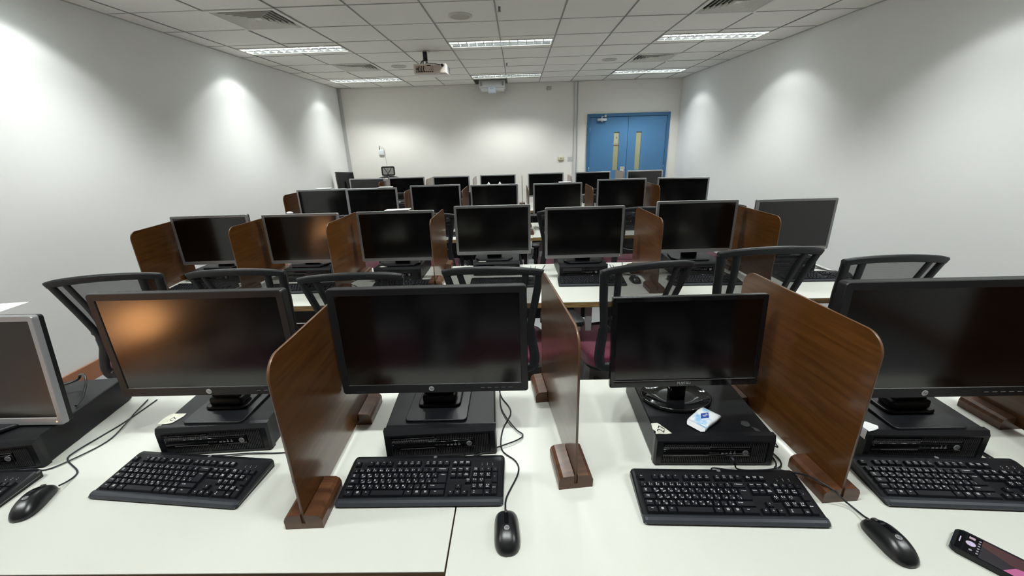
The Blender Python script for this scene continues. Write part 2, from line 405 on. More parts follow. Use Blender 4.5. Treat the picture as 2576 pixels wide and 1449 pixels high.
# air diffusers
def make_vent():
    t = thing('air_vent', '', 'air vent')
    m = MB(); s = .297
    for (x0, x1, y0, y1) in ((-s, s, -s, -s+.03), (-s, s, s-.03, s), (-s, -s+.03, -s+.03, s-.03), (s-.03, s, -s+.03, s-.03)): m.box(x0, x1, y0, y1, -.006, .004, bev=.001)
    obj('frame', m, VENTW, t)
    m = MB(); m.box(-s+.02, s-.02, -s+.02, s-.02, .07, .074); obj('plenum', m, VOID, t)
    k = 0
    for q in (.262, .224, .186, .148, .110, .072):
        m = MB()
        # sloped ring: outer low edge, inner high edge
        o_, i_ = q, q-.026
        lo = [(-o_, -o_, -.004), (o_, -o_, -.004), (o_, o_, -.004), (-o_, o_, -.004)]
        hi = [(-i_, -i_, .026), (i_, -i_, .026), (i_, i_, .026), (-i_, i_, .026)]
        lo2 = [(-o_+.003, -o_+.003, -.004), (o_-.003, -o_+.003, -.004), (o_-.003, o_-.003, -.004), (-o_+.003, o_-.003, -.004)]
        hi2 = [(-i_+.003, -i_+.003, .026), (i_-.003, -i_+.003, .026), (i_-.003, i_-.003, .026), (-i_+.003, i_-.003, .026)]
        m.loft([hi, lo, lo2, hi2], caps=False, smooth=False)
        obj('louvre', m, VENTW, t)
    m = MB(); m.box(-.030, .030, -.030, .030, .004, .008); obj('centre_plate', m, VENTW, t)
    return t
v0 = make_vent()
vl = ['nearer one on the left side', 'farther one on the left side', 'nearer one on the right side', 'farther one on the right side', 'left one over the second desks', 'right one over the second desks']
for i, (x, y) in enumerate(VENTS):
    lab = 'square four-way ceiling air vent with nested louvres, %s' % vl[i]
    if i == 0: v0.location = (x, y, CEIL); v0['label'] = lab; v0['group'] = 'square ceiling air vents'
    else: dup(v0, (x, y, CEIL), 0, lab, 'square ceiling air vents')

# round ceiling speakers
for (x, y, lab) in ((-.49, 4.29, 'large round flush ceiling speaker before the middle light'), (1.334, 6.62, 'round flush ceiling speaker left of the right far air vent'), (-1.68, 6.62, 'round flush ceiling speaker right of the left far air vent')):
    t = thing('ceiling_speaker', lab, 'ceiling speaker', (x, y, CEIL), 0, 'round ceiling speakers')
    m = MB(); n = 32
    m.loft([[(rr*math.cos(2*PI*k/n), rr*math.sin(2*PI*k/n), z) for k in range(n)] for rr, z in ((.108, .004), (.106, -.006), (.088, -.009), (.084, -.004))], caps=False)
    obj('rim', m, TEEL if 0 else mat('speaker_rim', (.60, .60, .55), .5), t)
    m = MB(); m.cyl((0, 0, -.005), .085, .008, n=32); obj('grille', m, mat('speaker_grille', (.52, .49, .42), .8, bump=(600, .8)), t)
m = MB(); m.box(-.04, .04, -.015, .0, -.03, .03, bev=.006, seg=2); m.box(-.03, .03, -.02, -.015, -.018, -.006, mi=1)
o = tag(obj('wall_sensor', m, [mat('sensor_plastic', (.5, .49, .45), .5), TRIM]), 'small grey sensor high on the front wall under the ceiling', 'sensor'); o.location = (.63, YB-.001, 2.645)
m = MB(); m.cyl((0, 0, -.03), .010, .035, n=10, mi=0); m.cyl((0, 0, -.034), .016, .003, n=12)
o = tag(obj('sprinkler_head', m, mat('sprinkler_metal', (.25, .24, .22), .4, metal=.5)), 'tiny dark sprinkler head in the ceiling right of the large speaker', 'sprinkler'); o.location = (-.13, 4.08, CEIL)
m = MB(); m.cyl((0, 0, -.025), .009, .03, n=10); m.cyl((0, 0, -.029), .015, .003, n=12)
o = tag(obj('sprinkler_head', m, mat('sprinkler_metal2', (.25, .24, .22), .4, metal=.5)), 'tiny dark sprinkler head in the ceiling between the two centre lights', 'sprinkler'); o.location = (-.13, 6.65, CEIL)

# ------------------------------------------------------------------ projectors
t = thing('ceiling_projector', 'boxy white projector hanging from a ceiling pole with black cables at its back', 'projector', (-1.10, 5.70, CEIL))
m = MB(); m.cyl((0, 0, -.012), .05, .012, n=20); m.cyl((0, 0, -.15), .017, .14, n=12); m.box(-.05, .05, -.03, .03, -.165, -.15, bev=.003)
obj('mount_pole', m, WHITEP, t)
m = MB(); m.box(-.03, .02, -.055, -.025, -.11, -.008, bev=.006, seg=2); obj('cable_sleeve', m, CABLE, t)
PB = (-.125, .270, -.20, .10, -.275, -.165)     # local body box
m = MB(); m.box(*PB, bev=.012, seg=3); body = obj('body', m, PJW, t)
m = MB(); m.box(-.10, .20, -.203, -.199, -.262, -.182, bev=.001); m2 = obj('rear_panel', m, mat('rear_panel_beige', (.58, .47, .40), .5), t)
m = MB()
for k in range(9): m.box(-.095+k*.024, -.081+k*.024, -.2055, -.2025, -.256, -.246)
for k in range(6): m.box(.085+(k % 2)*.02, .091+(k % 2)*.02, -.2055, -.2025, -.235+(k//2)*.016, -.228+(k//2)*.016)
m.box(.04, .085, -.2055, -.2025, -.192, -.182)
for k in range(5): m.box(-.093, -.065, -.2055, -.2025, -.235+k*.006, -.232+k*.006)
obj('socket', m, INK, m2)
m = MB()
for k in range(8): m.box(.270, .273, -.17+k*.03, -.155+k*.03, -.255, -.185)
obj('side_vent', m, mat('pj_vent', (.35, .35, .34), .5), t)
m = MB(); m.cyl((.075, .10, -.225), .04, .03, n=20, axis='Y'); obj('lens', m, GLOSS, t)
m = MB(); m.box(-.09, .22, -.16, .06, -.279, -.275, bev=.001); obj('bottom_cover', m, WHITEP, t)
m = MB()
for (x, z) in ((-.06, -.25), (-.03, -.25), (.0, -.25)):
    m.tube([(-.005, -.045, -.09), (-.02+x*.3, -.09, -.12), (x*.9, -.20, -.19), (x, -.225, -.235), (x+.004, -.2035, z)], .0045, 6, smooth_path=5)
m.tube([(-.005, -.045, -.09), (.03, -.10, -.14), (.12, -.19, -.165), (.215, -.215, -.185)], .004, 6, smooth_path=5)
m.cyl((.225, -.225, -.19), .016, .022, n=10, axis='Y')
obj('cable', m, CABLE, t)
t = thing('short_throw_projector', 'white short-throw projector hanging out of an open ceiling panel at the front wall', 'projector', (-.44, 8.38, CEIL))
m = MB(); m.box(-.235, .235, -.15, .16, -.115, .01, bev=.014, seg=3); obj('body', m, PJ2, t)
for sx in (-1, 1):
    m = MB()
    m.box(sx*.195-.018, sx*.195+.018, -.1525, -.149, -.09, -.02)
    obj('speaker_grille', m, mat('pj_grille', (.36, .36, .37), .6), t)
m = MB(); m.box(-.215, .215, -.12, .14, -.155, -.112, bev=.01, seg=2); obj('lower_housing', m, PJ2, t)
m = MB(); m.box(-.075, .065, -.165, -.02, -.205, -.10, bev=.008, seg=2); mh = obj('mirror_housing', m, mat('pj_cool_white', (.70, .73, .80), .35), t)
m = MB(); m.text('EPSON', .018, T((0, -.1665, -.135)) @ FACE, 0, res=2); obj('lettering', m, GREYP, mh)
m = MB(); m.cyl((0, 0, .01), .03, .27, n=12); obj('mount_pole', m, STEEL, t)

# ------------------------------------------------------------------ desks
def desk(x0, x1, y0, y1, label, legs, front_panel=True):
    t = thing('desk', label, 'desk', ((x0+x1)/2, (y0+y1)/2, 0), 0, 'white-topped desks in rows')
    hx, hy = (x1-x0)/2, (y1-y0)/2
    m = MB(); m.box(-hx, hx, -hy, hy, DZ-.004, DZ, bev=.0008); obj('desk_top', m, LAM, t)
    m = MB(); m.box(-hx, hx, -hy, hy, DZ-.036, DZ-.0042); obj('edge_board', m, EDGE, t)
    for lx in legs:
        for ly in (-hy+.10, hy-.08):
            m = MB(); m.box(lx-(x0+x1)/2-.02, lx-(x0+x1)/2+.02, ly-.02, ly+.02, .0, DZ-.036, bev=.003); obj('leg', m, STEEL, t)
    m = MB(); m.box(-hx+.06, hx-.06, hy-.10, hy-.085, .30, DZ-.036); obj('modesty_panel', m, mat('dark_panel', (.03, .03, .032), .6), t)
    return t
desk(-2.19, -.1885, .672, 1.472, 'long white-topped desk nearest the camera, left of the joint under the keyboard', (-2.1, -.26))
desk(-.1845, 1.82, .640, 1.470, 'long white-topped desk nearest the camera, right of the joint, bearing the phone', (-.11, 1.74))
desk(-2.60, -.982, 2.375, 3.20, 'left white desk of the second row, next to the left wall', (-2.53, -1.05))
desk(-.980, .627, 2.345, 3.20, 'middle white desk of the second row with a brown edge', (-.9, .36, .43))
desk(.631, 2.245, 2.33, 3.20, 'right white desk of the second row, ending near the right wall', (.72, 2.15))
desk(-2.60, -1.23, 4.20, 5.06, 'left white desk of the third row', (-2.5, -1.3))
desk(-1.228, .140, 4.20, 5.06, 'middle white desk of the third row', (-1.15, .07))
desk(.142, 2.25, 4.215, 5.06, 'right white desk of the third row', (.22, 2.17))
desk(-2.75, -1.23, 6.05, 6.92, 'left white desk of the farthest monitor row', (-2.6, -1.3))
desk(-1.228, .50, 6.05, 6.92, 'middle white desk of the farthest monitor row', (-1.15, .42))
desk(.502, 2.33, 6.05, 6.92, 'right white desk of the farthest monitor row', (.6, 2.2))

# ------------------------------------------------------------------ computers
def logo_into(m, c, r_, normal='Y', disc=0, txt=1, n=20, rotz=0.):
    """round badge with the two slanted letters, facing -Y or up"""
    if normal == 'Y':
        m.cyl((c[0], c[1]-.0008, c[2]), r_, .0010, n=n, axis='Y', mi=disc)
        m.text('hp', r_*1.55, T((c[0], c[1]-.0011, c[2]+r_*.08)) @ FACE, txt, shear=.35, res=2, bold=.0)
    else:
        m.cyl(c, r_, .0008, n=n, mi=disc)
        m.text('hp', r_*1.55, T((c[0], c[1]+r_*.08, c[2]+.0010)) @ Rot(rotz, 'Z'), txt, shear=.35, res=2)
PW, PD, PH = .345, .379, .10
def make_pc():
    t = thing('desktop_computer', '', 'computer')
    m = MB(); m.box(-PW/2+.003, PW/2-.003, .022, PD, .004, PH-.001, bev=.003); obj('case', m, BLKM, t)
    m = MB()
    for sx in (-1, 1):
        for yy in (.05, PD-.04): m.cyl((sx*.13, yy, 0), .012, .005, n=10)
    obj('foot', m, CABLE, t)
    # front bezel: chamfered shell with recess
    W = PW/2
    m = MB()
    out_ = [(-W, .0), (W, .0), (W, PH), (-W, PH)]
    def ring(y, inset, zi0, zi1): return [(-W+inset, y, zi0), (W-inset, y, zi0), (W-inset, y, PH-zi1), (-W+inset, y, PH-zi1)]
    m.loft([ring(.026, 0, 0, 0), ring(.010, 0, .001, 0), ring(0, .004, .004, .012), ring(0, .020, .010, .018), ring(.005, .021, .011, .019)], caps=False, smooth=False)
    # close the back of the recess
    m.quad([(-W+.021, .005, .011), (W-.021, .005, .011), (W-.021, .005, PH-.019), (-W+.021, .005, PH-.019)], 1)
    obj('front_bezel', m, [BLKS, DARK], t)
    def U(u): return -W+u*PW
    def V(v): return v*PH
    m = MB()
    k = 0; x = U(.072)
    while x < U(.93):
        u = (x+W)/PW
        m.box(x, x+.0026, .0012, .0051, V(.125), V(.335))
        if u > .46:
            m.box(x, x+.0026, .0012, .0051, V(.66 if u < .80 else .345), V(.80))
        x += .0052
    m.box(U(.93), U(.932), .0012, .005, V(.12), V(.8)); m.box(U(.062), U(.066), .0012, .005, V(.12), V(.8))
    obj('grille', m, RIB, t, 'stuff')
    m = MB(); m.box(U(.068), U(.455), .001, .005, V(.70), V(.80), bev=.0005); m.box(U(.078), U(.45), .0005, .0012, V(.735), V(.738), mi=1)
    obj('optical_drive', m, [GLOSS, GREYP], t)
    m = MB(); x = U(.072); i = 0
    while x < U(.455):
        m.box(x, x+.0026, .0008, .005, V(.60), V(.635)); m.box(x+.0022, x+.0048, .0008, .005, V(.645), V(.68)); x += .0052
    while x < U(.79):
        m.box(x, x+.0026, .0008, .005, V(.635), V(.655)); x += .0052
    obj('vent_mesh', m, CHK, t, 'stuff')
    m = MB(); m.box(U(.068), U(.795), -.0006, .005, V(.345), V(.595), bev=.0012, seg=2)
    pn = obj('control_panel', m, GLOSS, t)
    m = MB(); m.box(U(.15), U(.45), -.0012, -.0005, V(.372), V(.378)); m.box(U(.075), U(.085), -.0012, -.0005, V(.52), V(.545)); obj('card_slot', m, GREYP, pn)
    m = MB()
    for k in range(4):
        x = U(.555+k*.033); m.box(x, x+.007, -.0014, -.0005, V(.43), V(.47))
        if k > 1: m.box(x+.003, x+.0042, -.0014, -.0005, V(.47), V(.54))
    obj('usb_port', m, mat('port_metal', (.35, .35, .35), .3, metal=.4), pn)
    m = MB()
    for k in range(2): m.cyl((U(.69+k*.035), -.0005, V(.47)), .0028, .001, n=10, axis='Y')
    obj('audio_jack', m, RIB, pn)
    m = MB(); m.text('EliteDesk', .0075, T((U(.495), -.0012, V(.475))) @ FACE, 0, res=1); obj('lettering', m, GREYP, pn)
    m = MB(); logo_into(m, (U(.755), -.0006, V(.475)), .0085); obj('logo', m, [LOGO, LOGOT], pn)
    return t
def make_monitor(w_, h_, zb, style):
    """face plane at y=0 facing -Y, stand standing on z=0; zb = gap under the panel"""
    t = thing('monitor', '', 'monitor')
    silver = style == 'silver'
    bz, bt, bb = (.0165, .017, .024) if silver else ((.021, .021, .030) if style == 'black' else (.014, .014, .024))
    mF = SILV if silver else (GLOSS if style == 'gloss' else BEZB)
    mS = SCR if style != 'gloss' else SCRG
    hw = w_/2; z0, z1 = zb, zb+h_; rr = .009 if style != 'gloss' else .004
    def rl(wd, z_0, z_1, r_, y): return [(px, y, pz) for px, pz in rrect(wd, z_1-z_0, r_, 4, 0, (z_0+z_1)/2)]
    m = MB()
    m.loft([rl(w_, z0, z1, rr, .018), rl(w_, z0, z1, rr, .003), rl(w_-.003, z0+.0015, z1-.0015, rr, 0),
            rl(w_-2*bz, z0+bb, z1-bt, .0008, .0008), rl(w_-2*bz-.003, z0+bb+.0015, z1-bt-.0015, .0006, .004)], caps=False, smooth=False)
    obj('bezel', m, mF, t)
    m = MB(); m.quad([(-hw+bz, .0035, z0+bb), (hw-bz, .0035, z0+bb), (hw-bz, .0035, z1-bt), (-hw+bz, .0035, z1-bt)]); obj('screen', m, mS, t)
    m = MB()
    d_ = .040 if style != 'gloss' else .030
    m.loft([rl(w_-.002, z0+.001, z1-.001, rr, .0181), rl(w_-.006, z0+.003, z1-.003, rr, d_-.006), rl(w_*.86, z0+.03, z1-.02, .02, d_+.004), rl(w_*.60, z0+h_*.2, z1-h_*.2, .03, d_+.016)], smooth=False)
    obj('back_housing', m, BLK, t)
    # stand
    if style == 'silver':
        m = MB()
        pts = [(-.125, .14), (-.14, .02), (-.105, -.045), (.105, -.045), (.14, .02), (.125, .14), (.08, .17), (-.08, .17)]
        m.prism(pts, 0, .012, bev=.004); obj('stand_base', m, BLKS, t)
        m = MB(); m.box(-.055, .055, .045, .075, .011, z0+h_*.55, bev=.006, seg=2); obj('stand_neck', m, BLK, t)
    elif style == 'black':
        m = MB(); m.prism(rrect(.195, .20, .014, 4, 0, .06), 0, .007, bev=.002); m.prism(rrect(.14, .12, .02, 4, 0, .085), .006, .016, bev=.004); obj('stand_base', m, BLKS, t)
        m = MB(); m.box(-.048, .048, .045, .080, .015, z0+h_*.5, bev=.006, seg=2); m.box(-.055, .055, .035, .09, .015, .045, bev=.008, seg=2); obj('stand_neck', m, BLK, t)
    else:
        n = 36; m = MB(); a, b_ = .115, .095; cy = .055
        m.loft([[(a*q*math.cos(2*PI*k/n), cy+b_*q*math.sin(2*PI*k/n), z) for k in range(n)] for q, z in ((.97, 0), (1, .004), (1, .009), (.985, .012), (.95, .012), (.93, .009), (.5, .0085))]); obj('stand_base', m, GLOSS, t)
        m = MB(); m.box(-.026, .026, .035, .065, .008, z0+.06, bev=.005, seg=2); obj('stand_neck', m, GLOSS, t)
    m = MB()
    if style == 'gloss':
        m.text('FUJITSU', .0125, T((0.0, -.0004, z0+bb*.5)) @ FACE, 0, res=2); obj('lettering', m, LOGO, t)
        m = MB(); m.box(-hw+.01, hw-.01, -.0012, .0, z0+bb-.001, z0+bb); obj('lower_trim', m, mat('trim_line', (.15, .15, .15), .2), t)
    else:
        logo_into(m, (-.012 if style == 'black' else 0, 0.0006, z0+bb*.5), .0085 if style == 'black' else .0065); obj('logo', m, [LOGO if style == 'black' else mat('logo_dim', (.40, .40, .41), .4, metal=.4), LOGOT], t)
    if style == 'black':
        m = MB()
        for k in range(5):
            m3_ = MB(); m3_.box(hw-.15+k*.022, hw-.138+k*.022, -.0004, .001, z0+bb*.48, z0+bb*.54); obj('button_mark', m3_, GREYP, t)
        m.text('ProDisplay', .006, T((-hw+.055, -.0003, z0+bb*.28)) @ FACE, 0, res=1)
        obj('lettering', m, GREYP, t)
    if silver:
        m = MB(); m.cyl((hw-.020, -.0006, z0+.012), .0022, .002, n=8, axis='Y'); obj('power_light', m, mat('standby_amber', (.8, .5, .3), .4, emis=(1., .45, .2), es=1.2), t)
    return t
# keyboard ------------------------------------------------------------
U0 = .0188
def krow(s): return s
KB_W, KB_D = .457, .172
def zsurf(y):  # upper surface of the keyboard body above the desk, y from the front edge
    return .0125 + .0135*max(0, min(1, (y-.02)/.14))
keys = []   # (xc, yc, w, d, [ (text, dx, dy, size) ... ])
kx0 = -KB_W/2+.014
def add_row(y, items, d=1):
    x = kx0
    for it in items:
        if isinstance(it, (int, float)): x += it*U0; continue
        wu, leg = it[0], it[1]
        keys.append((x+wu*U0/2, y, wu*U0-.0012, d*.0188-.0012, leg)); x += wu*U0
S1, S2 = .0052, .0034
def L(t, ar=None): 
    l = [(t, -.0028, .0024, S1)]
    if ar: l.append((ar, .0026, -.0024, .0058))
    return l
def N(t, s2): return [(t, -.0026, -.0022, S1), (s2, -.0026, .0032, S2), ('٠١٢٣٤٥٦٧٨٩'[int(t)] if t.isdigit() else t, .0028, -.0022, S1)]
def W_(t, dx=0): return [(t, dx, .002, S2)]
yr = [.034+.0188*i for i in range(5)]
yF = yr[4]+.0188+.0055
fk = lambda n: [('F%d' % n, 0, .0035, S2)]+([('▭', 0, -.001, .0055)] if n in (2, 5, 6, 7, 8, 9, 10, 11) else [])
add_row(yF, [(1, W_('Esc')), 1, (1, fk(1)), (1, fk(2)), (1, fk(3)), (1, fk(4)), .5, (1, fk(5)), (1, fk(6)), (1, fk(7)), (1, fk(8)), .5, (1, fk(9)), (1, fk(10)), (1, fk(11)), (1, fk(12)), .35, (1, [('Prt', 0, .003, S2), ('SysRq', 0, -.0005, S2)]), (1, [('Scroll', 0, .003, S2), ('Lock', 0, -.0005, S2)]), (1, [('Pause', 0, .003, S2), ('Break', 0, -.0005, S2)])])
add_row(yr[4], [(1, L('`', 'ذ'))]+[(1, N(a, b_)) for a, b_ in zip('1234567890', '!@#$%^&*()')]+[(1, [('-', 0, 0, S1)]), (1, [('=', 0, -.002, S1), ('+', 0, .003, S1)]), (2, W_('← Backspace')), .35, (1, W_('Insert')), (1, W_('Home')), (1, [('Page', 0, .003, S2), ('Up', 0, -.0005, S2)]), .35, (1, [('Num', 0, .003, S2), ('Lock', 0, -.0005, S2)]), (1, [('/', 0, 0, S1)]), (1, [('*', 0, 0, S1)]), (1, [('-', 0, 0, S1)])])
add_row(yr[3], [(1.5, [('Tab', -.003, .003, S2), ('⇆', -.003, -.0015, S1)])]+[(1, L(a, b_)) for a, b_ in zip('QWERTYUIOP[]', ['ض', 'ص', 'ث', 'ق', 'ف', 'غ', 'ع', 'ه', 'خ', 'ح', 'ج', 'د'])]+[1.5, .35, (1, W_('Delete')), (1, W_('End')), (1, [('Page', 0, .003, S2), ('Down', 0, -.0005, S2)]), .35]+[(1, [(a, -.0025, .002, .0062), (b_, .0028, .002, .0062), (c, 0, -.003, S2)]) for a, b_, c in (('7', '٧', 'Home'), ('8', '٨', '↑'), ('9', '٩', 'PgUp'))])
add_row(yr[2], [(1.75, [('Caps', -.004, .003, S2), ('Lock', -.004, -.0005, S2)])]+[(1, L(a, b_)) for a, b_ in zip("ASDFGHJKL;'\\", ['ش', 'س', 'ي', 'ب', 'ل', 'ا', 'ت', 'ن', 'م', 'ك', 'ط', '|'])]+[4.95-.75-.25]+[(1, [(a, -.0025, .002, .0062), (b_, .0028, .002, .0062), (c, 0, -.003, S2)]) for a, b_, c in (('4', '٤', '←'), ('5', '٥', ''), ('6', '٦', '→'))])
add_row(yr[1], [(1.25, W_('⇧ Shift')), (1, L('\\', '|'))]+[(1, L(a, b_)) for a, b_ in zip('ZXCVBNM,./', ['ئ', 'ء', 'ؤ', 'ر', 'ﻻ', 'ى', 'ة', 'و', 'ز', 'ظ'])]+[(2.75, W_('⇧ Shift', -.012)), 1.35, (1, [('↑', 0, 0, S1)]), 1.35]+[(1, [(a, -.0025, .002, .0062), (b_, .0028, .002, .0062), (c, 0, -.003, S2)]) for a, b_, c in (('1', '١', 'End'), ('2', '٢', '↓'), ('3', '٣', 'PgDn'))])
add_row(yr[0], [(1.5, W_('Ctrl')), (1.25, [('⊞', 0, .001, .0075)]), (1.25, W_('Alt')), (5, []), (1.25, W_('Alt')), (1.25, [('⊟', 0, .001, .0075)]), (1.25, [('▤', 0, .001, .0065)]), (2.25, W_('Ctrl', -.006)), .35, (1, [('←', 0, 0, S1)]), (1, [('↓', 0, 0, S1)]), (1, [('→', 0, 0, S1)]), .35, (2, [('0', -.008, .002, .0062), ('Ins', -.008, -.003, S2)]), (1, [('.', 0, .002, S1), ('Del', 0, -.003, S2)])])
# tall keys: Enter, keypad plus and keypad Enter
xe = kx0+13.5*U0; keys.append((xe+.75*U0, (yr[2]+yr[3])/2, 1.5*U0-.0012, 2*.0188-.0012, [('↵ Enter', 0, .010, S2)]))
xp = kx0+(15+.35+3+.35+3)*U0
keys.append((xp+.5*U0, (yr[2]+yr[3])/2, U0-.0012, 2*.0188-.0012, [('+', 0, .002, S1)])); keys.append((xp+.5*U0, (yr[0]+yr[1])/2, U0-.0012, 2*.0188-.0012, [('Enter', 0, .004, S2)]))
KEYM = mat('key_plastic', (.007, .0073, .0105), .40, spec=.35)
def key_geo(m, w_, d_, leg, Mx, text=True):
    a, b_ = w_/2, d_/2; ta, tb0, tb1 = a-.0024, b_-.0030, b_-.0016
    m.loft([[(-a, -b_, 0), (a, -b_, 0), (a, b_, 0), (-a, b_, 0)], [(-ta, -tb0, .0072), (ta, -tb0, .0072), (ta, tb1, .0078), (-ta, tb1, .0078)]], smooth=False, Mx=Mx)
    if text:
        for (s, dx, dy, size) in leg:
            if s: m.text(s, size*1.15, Mx @ T((dx, dy+.0006, .0081)), 1, res=1, bold=.00008)
def kmat(yc):
    sl = math.atan(.0135/.14)
    return sl, zsurf(yc)-.0005
def make_keyboard(single):
    t = thing('keyboard', '', 'keyboard')
    # body: profile lofted across x
    W = KB_W/2
    prof = [(0.004, 0.0), (.0005, .006), (.001, .0085), (.006, .0130), (.013, .0150), (.0205, .0135), (.022, .0120), (.158, zsurf(.158)), (.169, .024), (KB_D, .018), (KB_D-.002, .0)]
    m = MB()
    xsn = [(-W, .90), (-W+.004, .97), (-W+.010, 1.), (W-.010, 1.), (W-.004, .97), (W, .90)]
    loops = []
    for x, s in xsn:
        cy = KB_D/2; loops.append([(x, cy+(py-cy)*(.93+.07*((s-.9)/.1)), pz*(.80+.20*((s-.9)/.1))) for py, pz in prof])
    m.loft(loops, smooth=False)
    for f in m.bm.faces:
        c_ = f.calc_center_median()
        if c_.y < .0215 and c_.z > .007: f.material_index = 1  # lighter blue-grey faces paint the sheen of the palm strip
    obj('case', m, [BLKS, mat('palm_strip_sheen', (.034, .037, .045), .30, spec=.45)], t)
    m = MB(); m.tube([(-W+.002, .0025, .0062), (W-.002, .0025, .0062)], .0009, 5); m.tube([(W-.0002, .012, .0062), (W-.0002, KB_D-.012, .010)], .0008, 5); obj('trim_line', m, mat('kb_trim', (.30, .30, .28), .3), t)
    m = MB(); m.cyl((.018, .163, zsurf(.163)-.0012), .0055, .0012, n=16); m.text('hp', .008, T((.018, .1634, zsurf(.163)+.0002)), 1, shear=.35, res=1); obj('logo', m, [GREYP, LOGO], t)
    m = MB()
    for k, q in enumerate(('1', 'A', '↓')):
        m.text(q, .0045, T((W-.066+k*.016, yF+.002, zsurf(yF)+.0007)) @ Rot(.09, 'X'), 0, res=1); m.box(W-.0665+k*.016, W-.0655+k*.016, yF-.004, yF-.002, zsurf(yF)-.0005, zsurf(yF)+.0006)
    obj('indicator_marks', m, LEGEND, t)
    m = MB() if not single else None
    for (x, y, w_, d_, leg) in keys:
        sl, z = kmat(y)
        if single:
            k = MB(); key_geo(k, w_, d_, leg, Matrix.Identity(4)); o = obj('key', k, [KEYM, LEGEND], t); o.location = (x, y, z); o.rotation_euler = (sl, 0, 0)
        else:
            key_geo(m, w_, d_, leg, T((x, y, z)) @ Rot(sl, 'X'), False)
            if leg and leg[0][0]: m.box(x-.0035, x+.0015, y+.0012, y+.0032, z+.0074, z+.0086, mi=1)
    if not single: obj('keys', m, [KEYM, GREYP], t, 'stuff')
    return t
def make_mouse(detail=True):
    t = thing('mouse', '', 'mouse')
    n, ns = 20, 16; L_ = .114
    def sec(s, sc_=1., z0=0., top=True):
        # s 0 rear .. 1 front ; returns half width, height
        e = (1-abs(2*s-1)**(3.0 if s < .5 else 4.2))**(1/2.4)
        wdt = .0315*e*(1-.10*math.sin(PI*s)*(.5)) *(1.03-.10*s)
        h = .0375*(math.sin(PI*min(1, (s*.81+.115)))**.62)*e**.55
        return wdt, h
    m = MB(); loops = []
    for i in range(n+1):
        s = i/n; s = .5-.5*math.cos(PI*s); s = min(max(s, .002), .998)
        wd, h = sec(s); lp = []
        for k in range(ns):
            a = PI*k/(ns-1); cx_ = math.cos(a); sx_ = math.sin(a)
            x = wd*math.copysign(abs(cx_)**.62, cx_)*(1-.16*(sx_)); z = .004+(h-.004)*abs(sx_)**.75
            lp.append((x, -L_/2+s*L_, z))
        lp += [(-wd*.94, -L_/2+s*L_, .001), (wd*.94, -L_/2+s*L_, .001)]
        loops.append(lp)
    m.loft(loops); obj('shell', m, mat('mouse_plastic', (.010, .0105, .012), .28, bump=(900, .1)), t)
    def surf(y): return sec((y+L_/2)/L_)[1]
    m = MB(); m.loft([[(-.0052, y, surf(y)-.004), (-.0052, y, surf(y)+.0004), (.0052, y, surf(y)+.0004), (.0052, y, surf(y)-.004)] for y in [-.004+.0058*k for k in range(11)]], smooth=False)
    ch = obj('wheel_channel', m, GLOSS, t)
    m = MB(); m.cyl((-.003, .038, surf(.038)-.0055), .0085, .006, n=18, axis='X'); obj('scroll_wheel', m, mat('wheel_rubber', (.06, .05, .05), .4), t)
    if detail:
        m = MB(); logo_into(m, (0, 0, 0), .0062, 'Z'); o = obj('logo', m, [LOGO, LOGOT], t); o.location = (0, -.014, surf(-.014)+.0002); o.rotation_euler = (.02, 0, 0)
    return t
# dividers --------------------------------------------------------------
def make_divider(L_=.55, ztop=.48):
    t = thing('desk_divider', '', 'divider')
    # origin: front bottom, panel along +Y
    m = MB(); th = .0032; r_ = .055; z0 = .016
    pts = [(.004, z0), (L_, z0)]
    pts += [(L_-r_+r_*math.cos(a), ztop-r_+r_*math.sin(a)) for a in [R(9*k) for k in range(0, 11)]]
    pts += [(.004+r_+r_*math.cos(a), ztop-r_+r_*math.sin(a)) for a in [R(90+9*k) for k in range(0, 11)]]
    t2 = bmesh.new(); A = [t2.verts.new((-th, a, b_)) for a, b_ in pts]; B = [t2.verts.new((th, a, b_)) for a, b_ in pts]
    fa = t2.faces.new(A[::-1]); fb = t2.faces.new(B); n = len(pts)
    for i in range(n):
        f = t2.faces.new((A[i], A[(i+1) % n], B[(i+1) % n], B[i])); f.material_index = 1; f.smooth = True
    m.merge(t2, None); obj('panel', m, [WOOD, WEDGE], t)
    for (y0, d_) in ((0., .135), (L_-.135, .135)):
        m = MB()
        prof = [(-.048, 0), (-.049, .026), (-.045, .036), (-.036, .042), (-.0046, .044), (-.0046, .016), (.0046, .016), (.0046, .044), (.036, .042), (.045, .036), (.049, .026), (.048, 0)]
        m.loft([[(x, y0+.001, z) for x, z in prof], [(x, y0+d_-.001, z) for x, z in prof]], smooth=False)
        obj('foot_block', m, BLOCK, t)
    return t
